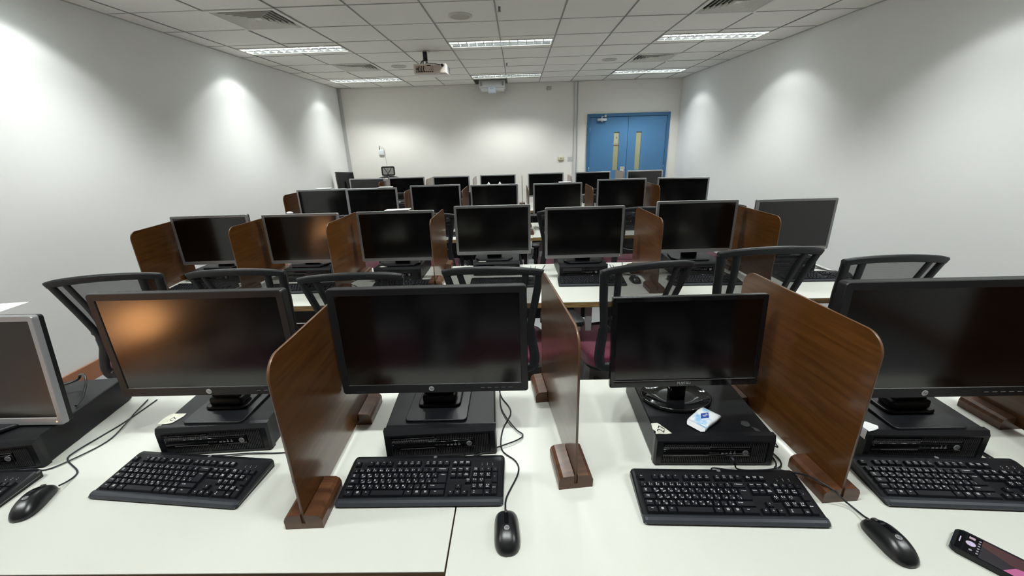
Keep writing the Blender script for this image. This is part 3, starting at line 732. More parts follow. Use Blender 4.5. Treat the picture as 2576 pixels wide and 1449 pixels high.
# chairs ----------------------------------------------------------------
def make_chair():
    t = thing('office_chair', '', 'chair')
    # origin on the floor under the seat centre; sitter faces +Y, back at -Y
    def yb(z): # depth of the back surface at height z (negative = towards the camera)
        k = [(.44, -.235), (.52, -.225), (.62, -.205), (.70, -.215), (.85, -.255), (1.06, -.325)]
        for (a, ya), (b_, yb_) in zip(k, k[1:]):
            if z <= b_: return ya+(yb_-ya)*(z-a)/(b_-a)
        return k[-1][1]
    def curve(x): return -.20*x*x*0 + .35*x*x     # edges wrap forward
    def S(x, z, off=0): return Vector((x, yb(z)+curve(x)+off, z))
    def bar(path, wd, dp, mname='back_frame'):
        """flat bar following the back surface: path of (x,z), width in surface, depth"""
        P = catmull([Vector((a, 0, b_)) for a, b_ in path], 4)
        m_ = MB(); loops = []
        for i, q in enumerate(P):
            d = (P[min(i+1, len(P)-1)]-P[max(i-1, 0)]); d.normalize(); nrm = Vector((-d.z, 0, d.x))
            wv_ = wd(i/(len(P)-1)) if callable(wd) else wd
            a = q+nrm*wv_/2; b_ = q-nrm*wv_/2
            A, B = S(a.x, a.z), S(b_.x, b_.z); O = Vector((0, -dp/2, 0)); c1 = .003
            loops.append([A+O*.4, A-O*.4, (A*.8+B*.2)-O, (A*.2+B*.8)-O, B-O*.4, B+O*.4, (A*.2+B*.8)+O, (A*.8+B*.2)+O])
        m_.loft(loops, smooth=True); return m_
    fr = MB()
    def mg(mm): fr.merge(mm.bm)
    # top bar, arched
    mg(bar([(-.256, 1.030), (-.20, 1.043), (-.10, 1.053), (0, 1.056), (.10, 1.053), (.20, 1.043), (.256, 1.030)], .040, .030))
    for s in (-1, 1):
        mg(bar([(s*.243, 1.034), (s*.233, .98), (s*.212, .86), (s*.193, .76), (s*.184, .69), (s*.186, .63), (s*.200, .56), (s*.206, .50), (s*.192, .462), (s*.15, .452)], lambda u: .040 if u < .45 else .052, .026))
        mg(bar([(s*.170, 1.04), (s*.160, .98), (s*.145, .88), (s*.140, .78), (s*.152, .70), (s*.182, .66)], .034, .018))
        mg(bar([(s*.175, .70), (s*.13, .655), (s*.06, .635), (0, .632)], .030, .022))
    mg(bar([(-.17, .455), (-.08, .450), (0, .449), (.08, .450), (.17, .455)], .052, .028))
    obj('back_frame', fr, CHB, t)
    m = MB(); NX, NZ = 12, 10; gr = []
    for j in range(NZ+1):
        z = .66+(1.045-.66)*j/NZ; hw_ = .178+(.236-.178)*((z-.66)/.385); gr.append([m.bm.verts.new(S(-hw_+2*hw_*i/NX, z, .006)) for i in range(NX+1)])
    for j in range(NZ):
        for i in range(NX):
            f = m.bm.faces.new((gr[j][i], gr[j][i+1], gr[j+1][i+1], gr[j+1][i])); f.smooth = True
    obj('mesh_panel', m, MESHF, t)
    m = MB(); m.prism(rrect(.49, .47, .09, 6, 0, .03), .425, .50, bev=.022, seg=3, smooth=True); obj('seat', m, SEAT, t)
    m = MB(); m.prism(rrect(.46, .44, .09, 6, 0, .03), .405, .427); m.box(-.10, .10, -.10, .12, .37, .406, bev=.01); m.box(-.03, .03, -.24, -.09, .40, .422); m.box(-.03, .03, -.250, -.222, .40, .46, bev=.004); obj('seat_pan', m, CHB, t)
    for s in (-1, 1):
        m = MB(); m.tube([(s*.20, .02, .40), (s*.265, .02, .41), (s*.280, .02, .48), (s*.280, .02, .655)], .017, 8, smooth_path=4); po = obj('arm_post', m, CHB, t)
        m = MB(); m.prism(rrect(.080, .25, .03, 5, s*.275, .04), .655, .683, bev=.009, seg=2, smooth=True); obj('arm_pad', m, CHB, t)
    m = MB(); m.cyl((0, 0, .10), .028, .17, n=14); m.cyl((0, 0, .26), .016, .12, n=12, mi=1); obj('gas_lift', m, [CHB, CHROME], t)
    for k in range(5):
        a = 2*PI*k/5+.3; c, s = math.cos(a), math.sin(a)
        m = MB(); Mx = Rot(a, 'Z')
        m.loft([[(.02, -.03, .085), (.02, .03, .085), (.02, .022, .125), (.02, -.022, .125)], [(.265, -.016, .062), (.265, .016, .062), (.265, .012, .082), (.265, -.012, .082)]], smooth=False, Mx=Mx)
        lg = obj('base_leg', m, CHB, t)
        m = MB(); m.cyl((.255, -.024, .027), .027, .018, n=14, axis='Y', Mx=Mx); m.cyl((.255, .006, .027), .027, .018, n=14, axis='Y', Mx=Mx); m.cyl((.255, 0, .03), .006, .034, n=8, Mx=Mx); obj('caster', m, CHB, lg)
    return t

PC0 = make_pc(); MS = make_monitor(.556, .365, .045, 'silver'); MBk = make_monitor(.587, .352, .080, 'black'); MG = make_monitor(.470, .300, .072, 'gloss')
KB1 = make_keyboard(True); KB2 = make_keyboard(False); MO = make_mouse(); DV = make_divider(); CH = make_chair()
used = set()
def place(proto, loc, rz, label, group, scale=None, rx=0):
    if proto.name in used: o = dup(proto, loc, rz, label, group)
    else:
        used.add(proto.name); o = proto; o.location = loc; o.rotation_euler = (0, 0, rz); o['label'] = label; o['group'] = group
    if scale: o.scale = scale
    if rx: o.rotation_euler = (rx, 0, rz)
    return o
def cable(owner, pts, rad=.0022, name='cable'):
    """cable on the desk, child of its thing (points given in world coordinates)"""
    m = MB(); inv = (T(owner.location) @ Rot(owner.rotation_euler.z, 'Z')).inverted()
    inv = Matrix.Diagonal((1/owner.scale.x, 1/owner.scale.y, 1/owner.scale.z, 1)) @ inv
    m.tube([inv @ Vector(q) for q in pts], rad, 6, smooth_path=5); return obj(name, m, CABLE, owner)
PT = DZ+PH      # top of a computer
# ---- front row --------------------------------------------------------
pcs = [((-1.671, .989), 8, 'black computer at the left edge of the photo, turned, under the silver monitor'),
       ((-.990, 1.067), 4, 'black computer with a torn cream sticker at its front left, left of the first divider'),
       ((-.257, 1.039), 3.3, 'black computer with clean top, right of the first wooden divider'),
       ((.558, .988), -1.1, 'black computer bearing the number 27 sticker and a tissue pack'),
       ((1.172, 1.000), -2, 'black computer at the right edge of the front row with a white label corner')]
PCs = [place(PC0, (x, y, DZ), R(a), lab, 'front-row computers') for (x, y), a, lab in pcs]
m1 = place(MS, (-1.753, 1.085, PT), R(0), 'silver-framed monitor cut by the left edge of the photo, nearest the camera', 'silver monitors', rx=-R(6))
for ch in m1.children:
    if ch.name.split('.')[0] not in ('stand_base', 'stand_neck'): ch.location.z -= .040
m2 = place(MBk, (-.994, 1.125, PT), R(.4), 'black-framed monitor with an orange glow reflected in its screen', 'black monitors')
m3 = place(MBk, (-.276, 1.120, PT), R(.4), 'black-framed monitor between the first and second wooden dividers', 'black monitors')
m4 = place(MG, (.513, 1.140, PT), R(1), 'smaller glossy black monitor on an oval glossy foot', 'monitors of the front row', rx=-R(4))
m5 = place(MBk, (1.187, 1.050, PT), R(0), 'largest black-framed monitor, cut by the right edge of the photo', 'black monitors', scale=(1.085, 1, 1.03))
kbs = [((-1.688, .805), 2., 'black keyboard cut by the left edge, in front of the turned computer'),
       ((-1.012, .866), -5.4, 'black keyboard skewed under the orange-reflecting monitor'),
       ((-.288, .847), 0, 'black keyboard over the desk joint between the first two dividers'),
       ((.527, .779), -1.9, 'black keyboard in front of the computer with the number 27'),
       ((1.168, .820), -3.4, 'black keyboard near the phone at the right edge')]
KBs = [place(KB1, (x, y, DZ), R(a), lab, 'front-row keyboards') for (x, y), a, lab in kbs]
mice = [((-1.372, .872), 17, 'black mouse left of the skewed keyboard, at the left edge of the photo'),
        ((-.662, .990), 12, 'black mouse half hidden behind the first wooden divider'),
        ((-.047, .767), 4, 'black mouse in the middle of the desk, right of the joint'),
        ((.856, .732), 4, 'black mouse right of the third keyboard, beside the phone')]
MOs = [place(MO, (x, y, DZ), R(a), lab, 'front-row mice', scale=(1.08, 1.08, 1.05)) for (x, y), a, lab in mice]
for (x, y, a, lab, s) in ((-.566, .786, 2.0, 'wooden divider left of the central black monitor, seen from its right side', 1),
                   (.143, .908, 6.5, 'narrow-looking wooden divider between the black monitor and the glossy one', 1),
                   (.832, .852, 4.0, 'broad wooden divider right of the glossy monitor, chipped along its top edge', 1),
                   (1.600, .715, 1.5, 'wooden divider at the right edge, seen only beneath the rightmost monitor', 1)):
    place(DV, (x, y, DZ), R(a), lab, 'wooden desk dividers of the front row')
Zc = DZ+.0026
def on(pts, z=Zc): return [(a, b_, z) for a, b_ in pts]
def onz(pts): return [(a, b_, c) for a, b_, c in pts]
cable(MOs[2], [(-.052, .822, DZ+.014), (-.053, .84, DZ+.005), (-.050, .88, Zc), (-.019, .965, Zc), (-.026, 1.013, Zc), (-.071, 1.066, Zc), (-.071, 1.163, Zc), (-.045, 1.262, Zc), (-.081, 1.350, Zc), (-.093, 1.404, Zc)])
cable(KBs[2], [(-.275, 1.014, DZ+.014), (-.245, 1.020, DZ+.008), (-.17, 1.030, DZ+.005), (-.087, 1.070, DZ+.007), (-.023, 1.103, DZ+.007), (-.003, 1.131, Zc+.003), (-.030, 1.165, Zc+.004), (-.079, 1.274, Zc+.003), (-.090, 1.404, Zc)])
cable(MOs[0], [(-1.356, .926, DZ+.014), (-1.360, .95, DZ+.006), (-1.365, .978, Zc), (-1.384, 1.000, Zc), (-1.463, 1.047, Zc), (-1.470, 1.084, Zc+.002), (-1.460, 1.16, Zc), (-1.450, 1.215, Zc), (-1.446, 1.284, Zc), (-1.445, 1.373, Zc)])
cable(KBs[0], [(-1.632, .975, DZ+.012), (-1.54, 1.006, Zc), (-1.485, 1.002, Zc), (-1.445, 1.042, Zc+.002), (-1.413, 1.130, Zc), (-1.428, 1.215, Zc+.004), (-1.454, 1.284, Zc+.003), (-1.483, 1.374, Zc)])
cable(KBs[1], [(-1.008, 1.040, DZ+.016), (-.964, 1.050, DZ+.008), (-.868, 1.060, DZ+.006), (-.789, 1.063, Zc), (-.72, 1.075, Zc), (-.68, 1.13, Zc), (-.66, 1.3, Zc)])
cable(MOs[1], [(-.675, 1.045, DZ+.014), (-.69, 1.07, Zc), (-.71, 1.12, Zc), (-.70, 1.3, Zc)])
cable(MOs[3], [(.852, .788, DZ+.014), (.850, .800, DZ+.010), (.845, .828, DZ+.008), (.825, .843, DZ+.022), (.803, .848, DZ+.044), (.782, .875, DZ+.049), (.766, .91, DZ+.038), (.745, .95, DZ+.012), (.728, .972, DZ+.008)])
cable(KBs[3], [(.537, .950, DZ+.014), (.548, .968, DZ+.010), (.585, .966, DZ+.006), (.640, .962, Zc), (.698, .958, Zc), (.742, .984, Zc), (.752, 1.033, Zc), (.760, 1.10, Zc), (.752, 1.3, Zc)])
m = MB(); m.tube([(.597-.0, .972, DZ+.046), (.600, .962, DZ+.044), (.603, .955, DZ+.034)], .0055, 8); m.tube([(.603, .955, DZ+.034), (.612, .955, DZ+.018), (.66, .962, Zc+.003), (.735, .968, Zc+.004), (.762, 1.00, Zc+.003), (.755, 1.06, Zc+.004), (.79, 1.10, Zc), (.79, 1.06, Zc), (.755, 1.13, Zc), (.76, 1.28, Zc)], .0022, 6, smooth_path=5)
o = tag(obj('usb_cable', m, CABLE), 'thin black cable plugged into the front of the computer numbered 27', 'cable')
cable(KBs[4], [(1.15, .992, DZ+.014), (1.19, .990, DZ+.010), (1.24, .978, DZ+.016), (1.332, .972, DZ+.006), (1.370, .985, Zc), (1.372, 1.03, Zc), (1.365, 1.2, Zc)])
m = MB(); m.tube([(1.38, 1.06, Zc), (1.385, 1.0, Zc), (1.395, .965, Zc), (1.42, .93, Zc), (1.50, .85, Zc)], .0022, 6, smooth_path=5)
tag(obj('loose_cable', m, CABLE), 'thin black cable lying right of the rightmost computer', 'cable')
# black power cable looping behind the leftmost monitor
m = MB(); m.tube([(-1.545, 1.19, PT+.004), (-1.550, 1.225, PT+.02), (-1.565, 1.262, PT+.052), (-1.60, 1.295, PT+.062), (-1.645, 1.320, PT+.050), (-1.665, 1.318, PT+.03), (-1.70, 1.26, PT+.03)], .0042, 8, smooth_path=6)
tag(obj('power_cable', m, mat('cable_grey', (.05, .05, .05), .3)), 'thick black cable looping on the turned computer behind the left monitor', 'cable')

# stickers, tissue pack, phone
def sheet(name, pts, th, m_, z, label, cat, parent=None, extra=None):
    m = MB(); m.prism(pts, 0, th)
    o = obj(name, m, m_, parent); o.location = (0, 0, z)
    if label and not parent: tag(o, label, cat)
    return o
def child_local(o, parent):
    o.parent = parent; o.matrix_parent_inverse = (T(parent.location) @ Rot(parent.rotation_euler.z, 'Z')).inverted(); return o
m = MB(); m.prism([(.388, 1.008), (.392, 1.020), (.386, 1.030), (.389, 1.056), (.408, 1.058), (.414, 1.052), (.418, 1.042), (.424, 1.034), (.436, 1.010), (.418, 1.007), (.400, 1.009)], PT+.0002, PT+.0010)
m.text('27', .030, T((.412, 1.028, PT+.0014)) @ Rot(R(62), 'Z'), 1, res=2)
child_local(obj('number_sticker', m, [STICK, INK], None, label='torn cream sticker with handwritten 27'), PCs[3])
m = MB(); m.prism([(-1.172, 1.088), (-1.176, 1.115), (-1.170, 1.141), (-1.120, 1.142), (-1.118, 1.128), (-1.130, 1.092), (-1.150, 1.088)], PT+.0002, PT+.0012)
m.text('(7', .026, T((-1.140, 1.112, PT+.0016)) @ Rot(R(75), 'Z'), 1, res=2)
child_local(obj('number_sticker', m, [STICK, INK], None, label='torn cream paper sticker with a partial black number'), PCs[1])
m = MB(); m.prism([(1.003, 1.006), (1.000, 1.050), (1.030, 1.050), (1.048, 1.030), (1.040, 1.018), (1.020, 1.010)], PT+.0002, PT+.0012); m.box(.9985, .9995, 1.008, 1.045, PT-.028, PT+.001)
child_local(obj('label_sticker', m, [PAPER], None, label='white sticker folded over the edge'), PCs[4])
m = MB()
for q in ([(.655, 1.045), (.664, 1.062), (.683, 1.060), (.680, 1.040), (.668, 1.034)], [(.680, 1.035), (.683, 1.015), (.697, 1.012), (.694, 1.027)]): m.prism(q, PT+.0001, PT+.0004)
child_local(obj('glue_residue', m, mat('residue', (.035, .035, .037), .7), None, label='dull grey glue residue'), PCs[3])
# tissue pack
t = thing('tissue_pack', 'small white and blue pack of pocket tissues on top of the computer', 'tissue pack', (.554, 1.066, PT), R(39))
TP = noise_mix(mat('tissue_wrap', (.8, .85, .9), .18, coat=.6, coat_r=.08), (.30, .55, .85), (.86, .89, .92), nscale=22, lo=.36, hi=.5)
m = MB(); n = 12; loops = []
for i in range(n+1):
    s = i/n; x = -.046+.092*s; e = 1-abs(2*s-1)**5*.45; loops.append([(x, py*(.030)*(1-.03*math.sin(7*s)), .0035+.0165*e*(.5+.5*pz)+(random.uniform(-.0006, .0006))) for py, pz in ((-1, -.8), (-.9, -1), (.9, -1), (1, -.8), (1.0, .5), (.86, 1), (.3, 1.06), (-.3, 1.05), (-.86, 1), (-1, .5))])
m.loft(loops, smooth=True); obj('wrapper', m, TP, t)
m = MB(); m.prism([(-.003, -.014), (.020, 0), (-.003, .012), (-.024, 0)], .0204, .0212); m.text('fine', .014, T((-.001, -.001, .0217)) @ Rot(R(0), 'Z'), 1, shear=.2, res=2)
obj('printed_emblem', m, [mat('print_blue', (.03, .08, .35), .3), PAPER], t)
m = MB(); m.loft([[(-.046, -.028, .012), (-.046, .028, .012)], [(-.054, -.030, .006), (-.053, .027, .009)], [(-.058, -.02, .002), (-.06, .022, .004)]], closed=False, caps=False); obj('wrapper_fold', m, PLAST, t)
# phone : top end at left, axis towards lower right
P0 = Vector((.9875, .742, 0)) ; ax = Vector((.60, -.80, 0)).normalized()
t = thing('phone', 'smartphone in a black case lying screen up at the lower right corner', 'phone', (0, 0, 0))
ang = math.atan2(ax.y, ax.x); t.location = (1.062, .677, DZ); t.rotation_euler = (0, 0, ang)
m = MB(); m.prism(rrect(.165, .080, .013, 5), 0, .0115, bev=.003, seg=2, smooth=False); obj('case', m, BLKS, t)
m = MB()
m.box(-.0755, .0755, -.034, .034, .0114, .0122, bev=.0004); obj('glass', m, GLOSS, t)
SCRN = lambda c, e=1.: mat('phone_screen_light', (.01, .01, .01), .2, emis=c, es=e)
zz = .0123
m = MB(); m.quad([(-.037, -.033, zz), (.0745, -.033, zz), (.0745, .033, zz), (-.037, .033, zz)]); vf = obj('viewfinder_image', m, SCRN((.030, .027, .034), .8), t)
m = MB(); m.quad([(-.037, .012, zz+.0002), (.01, -.004, zz+.0002), (.0745, -.004, zz+.0002), (.0745, .033, zz+.0002), (-.037, .033, zz+.0002)]); obj('red_area', m, SCRN((.075, .036, .036), .9), vf)
m = MB(); m.quad([(.00, -.033, zz+.0004), (.0745, -.033, zz+.0004), (.0745, .012, zz+.0004), (.016, -.006, zz+.0004)]); obj('pink_area', m, SCRN((.46, .125, .27), 1.), vf)
m = MB()
m.cyl((-.053, .002, zz), .0082, .0003, n=24); m.box(-.0715, -.0695, -.008, .012, zz, zz+.0003)
obj('shutter_button', m, SCRN((.62, .55, .75), .9), t)
m = MB(); m.box(-.058, -.048, .0195, .0275, zz, zz+.0003); obj('thumbnail', m, SCRN((.55, .40, .48), .8), t)
m = MB()
for k in range(6): m.cyl((-.0405, .025-k*.0095, zz), .0022, .0003, n=8)
m.cyl((-.051, -.020, zz), .003, .0003, n=12)
obj('mode_icon', m, SCRN((.35, .33, .40), .8), t)

# ---- rows 2-4 ----------------------------------------------------------
row2m = [(-2.250, 2.955, 1.221, 2), (-1.577, 2.943, 1.217, 0), (-.880, 2.915, 1.2236, 0), (-.195, 3.000, 1.235, 0), (.459, 2.880, 1.226, 1.5), (1.234, 2.885, 1.248, 0), (1.943, 2.930, 1.2376, 0)]
row3m = [(-2.185, 4.64, 1.235, 2), (-1.608, 4.58, 1.238, 0), (-.918, 4.63, 1.250, 0), (-.283, 4.90, 1.215, 0), (.444, 4.79, 1.222, 0), (1.177, 4.83, 1.246, 0), (1.880, 4.86, 1.242, -12)]
row4m = [(-2.365, 6.60, 1.209, 0), (-1.727, 6.54, 1.215, 0), (-1.021, 6.45, 1.218, 0), (-.318, 6.61, 1.212, 0), (.429, 6.64, 1.2154, 0), (1.178, 6.74, 1.207, 0), (1.987, 6.71, 1.211, 0)]
STK = [TRIM]
ctx2 = ['beside the outer left divider', 'between two left dividers', 'left of a divider with two blocks in view', 'left of the gap to the third row', 'right of the gap, above a keyboard', 'behind the tall chair', 'by the right wall, unobstructed']
for ri, (row, rn, gy) in enumerate(((row2m, 'second', 2), (row3m, 'third', 3), (row4m, 'farthest', 4))):
    for i, (x, y, zt, yaw) in enumerate(row):
        lab = 'silver-framed black monitor, %s of the %s row of desks' % (ORD[i], rn)
        dz = zt-PT-.045-.365+.040
        # height-adjusted stand: the panel group is raised by scaling gap via z offset of the thing's non-base parts
        o = place(MS, (x, y, PT), R(yaw), lab, 'silver monitors')
        for ch in o.children:
            if ch.name.split('.')[0] not in ('stand_base', 'stand_neck'): ch.location.z += dz
        py = y-.080
        if i == 0 and ri == 0: py = y-.09
        pcx = x+(.02 if i % 2 else -.01)
        pc = place(PC0, (pcx, py, DZ), R(yaw if abs(yaw) < 5 else 0), 'black desktop computer under the %s monitor of the %s row' % (ORD[i], rn), 'computers under the silver monitors')
        if ri == 0 and i in (2, 3):
            m = MB(); m.prism([(0, 0), (.018, -.010), (.055, -.006), (.062, .014), (.040, .026), (.012, .022)], .0002, .001)
            s = obj('paper_sticker', m, STICK, pc, label='small torn cream sticker'); s.location = (-.135, .035, PH)
# keyboards and mice of rows 2 and 3
k2 = [(-2.27, 2.64, -4), (-1.53, 2.60, 2), (-.80, 2.62, 1), (-.12, 2.63, 0), (.487, 2.625, -1.5), (1.25, 2.59, -1), (1.978, 2.62, -1)]
for i, (x, y, a) in enumerate(k2):
    o = place(KB2, (x, y, DZ), R(a), 'black keyboard, %s of the second row, in front of its computer' % ORD[i], 'second-row keyboards')
    cable(o, [(x+.02, y+.165, DZ+.014), (x+.07, y+.178, DZ+.006), (x+.17, y+.175, Zc), (x+.235, y+.20, Zc), (x+.225, y+.30, Zc), (x+.24, y+.5, Zc)], .002)
for i, (x, y) in enumerate(((-1.17, 2.60), (.165, 2.66), (.79, 2.715), (2.235-.02, 2.72))):
    lab = ('black mouse behind the mesh of the third chair', 'black mouse seen through the middle chair', 'black mouse beside the divider with the light streak', 'black mouse at the right end of the second-row desk')[i]
    place(MO, (x, y, DZ), R(5), lab, 'second-row mice')
k3 = [(-2.2, 4.36, 0), (-1.58, 4.33, 0), (-.90, 4.36, 0), (-.27, 4.40, 0), (.46, 4.53, 0), (1.20, 4.48, 0), (1.92, 4.50, 0)]
for i, (x, y, a) in enumerate(k3): place(KB2, (x, y-.03, DZ), R(a), 'black keyboard, %s of the third row, hidden but for slivers' % ORD[i], 'third-row keyboards')
m = MB(); m.tube([(.165, 4.40, Zc), (.18, 4.55, Zc+.02), (.215, 4.60, Zc+.03), (.195, 4.72, Zc+.01), (.16, 4.80, Zc)], .002, 6, smooth_path=5); m.tube([(.23, 4.62, Zc), (.20, 4.68, Zc+.02), (.17, 4.66, Zc), (.19, 4.85, Zc)], .002, 6, smooth_path=5)
tag(obj('loose_cable', m, CABLE), 'thin cables on the third-row desk in the gap between the central monitors', 'cable')
# dividers rows 2-4
dv = [(-2.492, 2.56, 9, 'second row, outermost left by the wall', 1.18), (-1.900, 2.63, 0, 'second row, second from the left', 1.182), (-1.212, 2.54, 0, 'second row, right of the second monitor', 1.205), (-.590, 2.69, 0, 'second row, left of the middle monitor', 1.19),
      (.865, 2.47, 1.5, 'second row, with a bright light streak', 1.20), (1.585, 2.50, 1, 'second row, rightmost', 1.19),
      (-2.51, 4.42, 0, 'third row, outermost left', 1.20), (-1.24, 4.52, 0, 'third row, second from the left', 1.195), (-.600, 4.45, 0, 'third row, third from the left', 1.20), (.107, 4.33, 1.5, 'third row, very narrow beside the dark chair', 1.205), (.79, 4.46, 0, 'third row, second from the right', 1.19), (1.487, 4.44, 0, 'third row, rightmost', 1.195),
      (-2.04, 6.15, 0, 'farthest row, leftmost', 1.175), (-1.355, 6.20, 0, 'farthest row, second from the left', 1.195), (-.675, 6.30, 0, 'farthest row, third from the left', 1.185), (.055, 6.15, 0, 'farthest row, third from the right', 1.195), (.785, 6.25, 0, 'farthest row, second from the right', 1.175), (1.580, 6.40, 0, 'farthest row, rightmost in front of the door', 1.215)]
for (x, y, a, lab, zt) in dv:
    o = place(DV, (x, y, DZ), R(a), 'thin wooden divider on two blocks, %s' % lab, 'wooden desk dividers of the rear rows', scale=(1, 1, (zt-DZ)/.48))
# chairs
c2 = [(-2.235, 2.30, 14, 1.0, 'leftmost, turned beside the left wall'), (-1.512, 2.36, 1.5, 1.0, 'behind the orange-reflecting monitor'), (-.868, 2.24, 4, .985, 'left of the central black monitor'),
      (-.120, 2.29, -4, 1.0, 'middle one, behind the central black monitor'), (.578, 2.30, 14, 1.0, 'turned, behind the glossy monitor'), (1.210, 2.27, 3, 1.0, 'tallest one, left of the broad divider'), (1.903, 2.34, 0, 1.0, 'rightmost by the right wall')]
for (x, y, a, s, lab) in c2:
    CHL = place(CH, (x, y, 0), R(a), 'black mesh swivel chair, maroon seat, second row, %s' % lab, 'mesh chairs of the second row')
    if lab.startswith('tallest'):
        for ch in CHL.children:
            if ch.name.split('.')[0] in ('back_frame', 'mesh_panel', 'seat', 'seat_pan'): ch.location.z += .075 if 'seat' not in ch.name else .05
c3 = [(-2.20, 4.12, 3), (-1.54, 4.10, -3), (-.88, 4.10, 4), (-.22, 4.12, 4), (.44, 4.12, -3), (1.12, 4.15, 3), (1.84, 4.18, 2)]
for i, (x, y, a) in enumerate(c3):
    place(CH, (x, y, 0), R(a), 'black mesh-back chair glimpsed between monitors, %s at the third row' % ORD[i], 'mesh chairs of the third row')
c4 = [(-2.25, 5.98, 3), (-1.58, 5.96, -3), (-.91, 5.97, 4), (-.22, 6.0, -10), (.46, 5.98, 4), (1.20, 5.95, 3), (1.90, 5.98, 2)]
for i, (x, y, a) in enumerate(c4):
    place(CH, (x, y, 0), R(a), 'black mesh-back chair glimpsed between far monitors, %s at the farthest row' % ORD[i], 'mesh chairs of the farthest row')

# ---- papers -----------------------------------------------------------
def paper(name, x, y, z, w_, d_, rz, label, tilt=(0, 0), th=.0016, m_=PAPER, cat='paper', curl=0.):
    m = MB(); n = 6; top = []; loops = []
    for i in range(n+1):
        s = i/n; zc = curl*(s**2); xx = -w_/2+w_*s; loops.append([(xx, -d_/2, zc), (xx, d_/2, zc), (xx, d_/2, zc+th), (xx, -d_/2, zc+th)])
    m.loft(loops, smooth=False); o = obj(name, m, m_); o.location = (x, y, z); o.rotation_euler = (tilt[0], tilt[1], rz); return tag(o, label, cat)
paper('paper_sheet', -1.735, 1.165, 1.1940, .24, .15, R(4), 'white paper sheet lying on top of the leftmost monitor', curl=.004)
m = MB(); m.box(-.16, .06, -.03, .03, 0, .018, bev=.009, seg=3)
paper('paper_stack', -2.22, 2.49, DZ, .40, .21, R(-3), 'white papers on the second-row desk above the orange-reflecting monitor', th=.006)
m = MB(); m.box(-.19, .19, -.10, .10, 0, .002); m.box(-.19, .19, .085, .10, .002, .02, bev=.003)
o = tag(obj('clear_folder', m, mat('folder_plastic', (.28, .28, .30), .12, coat=.5)), 'shiny grey plastic folder lying on the papers of the second-row desk', 'folder'); o.location = (-2.23, 2.53, DZ+.0062); o.rotation_euler = (0, 0, R(-3))
paper('paper_sheet', -.865, 2.950, 1.2250, .175, .075, R(-2), 'folded white paper on the third monitor of the second row', th=.004, curl=.004)
paper('paper_sheet', -1.46, 4.615, 1.2395, .15, .07, R(-2), 'white paper on the second monitor of the third row', th=.006)
paper('paper_sheet', -2.17, 4.675, 1.2365, .16, .07, R(0), 'white paper on the leftmost monitor of the third row', th=.006)
paper('paper_sheet', .53, 4.825, 1.2235, .14, .07, R(2), 'white paper on the middle-right monitor of the third row', th=.007)
for k, (x, y, lab) in enumerate(((-.345, 4.925, 'left crumpled tissue peak on the middle monitor of the third row'), (-.215, 4.925, 'right crumpled tissue peak on the middle monitor of the third row'))):
    m = MB(); n = 9
    m.loft([[(rr*math.cos(2*PI*q/n)*(1+.25*math.sin(3*q)), rr*math.sin(2*PI*q/n), z) for q in range(n)] for rr, z in ((.017, 0), (.014, .008), (.007, .018), (.001, .027))], smooth=False)
    o = tag(obj('crumpled_tissue', m, PAPER), lab, 'tissue'); o.location = (x, y, 1.2165)
m = MB(); m.loft([[(.022*math.cos(2*PI*q/10)*(1+.2*math.sin(2*q)), .016*math.sin(2*PI*q/10), z) for q in range(10)] for _ in (0,) for z in (0,)] + [[(.024*math.cos(2*PI*q/10), .016*math.sin(2*PI*q/10), .006) for q in range(10)], [(.010*math.cos(2*PI*q/10), .008*math.sin(2*PI*q/10), .013) for q in range(10)]], smooth=False)
o = tag(obj('crumpled_tissue', m, PAPER), 'small crumpled tissue on the second monitor of the second row', 'tissue'); o.location = (-1.66, 2.975, 1.2185)
# spray bottle like dispensers seen between far monitors
m = MB(); m.box(-.022, .022, -.015, .015, 0, .16, bev=.004); m.box(-.012, .012, -.0155, -.0148, .05, .10, mi=1)
o = tag(obj('power_adapter_box', m, [WHITEP, GREYP]), 'upright white box beside the third-row divider, left of the middle monitor', 'box'); o.location = (-.575, 4.98, DZ+.02-.02)
m = MB(); m.cyl((0, 0, 0), .026, .13, n=16); m.cyl((0, 0, .13), .026, .02, n=16, r2=.010); m.cyl((0, 0, .15), .011, .02, n=12)
o = tag(obj('clear_bottle', m, mat('bottle_plastic', (.35, .37, .38), .1, coat=.5)), 'clear plastic bottle in the third row right of the central monitor', 'bottle'); o.location = (.79+.0-.065, 5.02-.01, DZ)

# ---- front of the room ------------------------------------------------
t = thing('teacher_desk', 'low white teacher desk in the far left corner', 'desk', (-2.65, 7.75, 0))
m = MB(); m.box(-.72, .72, -.38, .30, DZ-.036, DZ, bev=.002); obj('desk_top', m, LAM, t)
for sx in (-1, 1):
    m = MB(); m.box(sx*.68-.015, sx*.68+.015, -.34, .26, 0, DZ-.036); obj('side_panel', m, EDGE, t)
mt = make_monitor(.50, .330, .20, 'black')
mt.name = 'monitor'; mt.location = (-3.13, 7.72, DZ); mt.rotation_euler = (R(-3), 0, R(180-33)); mt['label'] = 'black monitor seen from behind in the far left corner'
m = MB(); m.box(.195, .225, .040, .0445, .47, .51); obj('barcode_sticker', m, STICK, mt)
t = thing('teacher_chair', 'black mesh chair with a headrest near the front wall, far left', 'chair', (-2.50, 8.20, 0), R(180))
def hr(wd, z0, z1, r_, y): return [(px, y, pz) for px, pz in rrect(wd, z1-z0, r_, 4, 0, (z0+z1)/2)]
m = MB(); m.loft([hr(.25, 1.14, 1.315, .03, -.02), hr(.25, 1.14, 1.315, .03, .02), hr(.215, 1.165, 1.290, .02, .02), hr(.215, 1.165, 1.290, .02, -.02), hr(.25, 1.14, 1.315, .03, -.02)], caps=False, smooth=False); obj('headrest_frame', m, CHB, t)
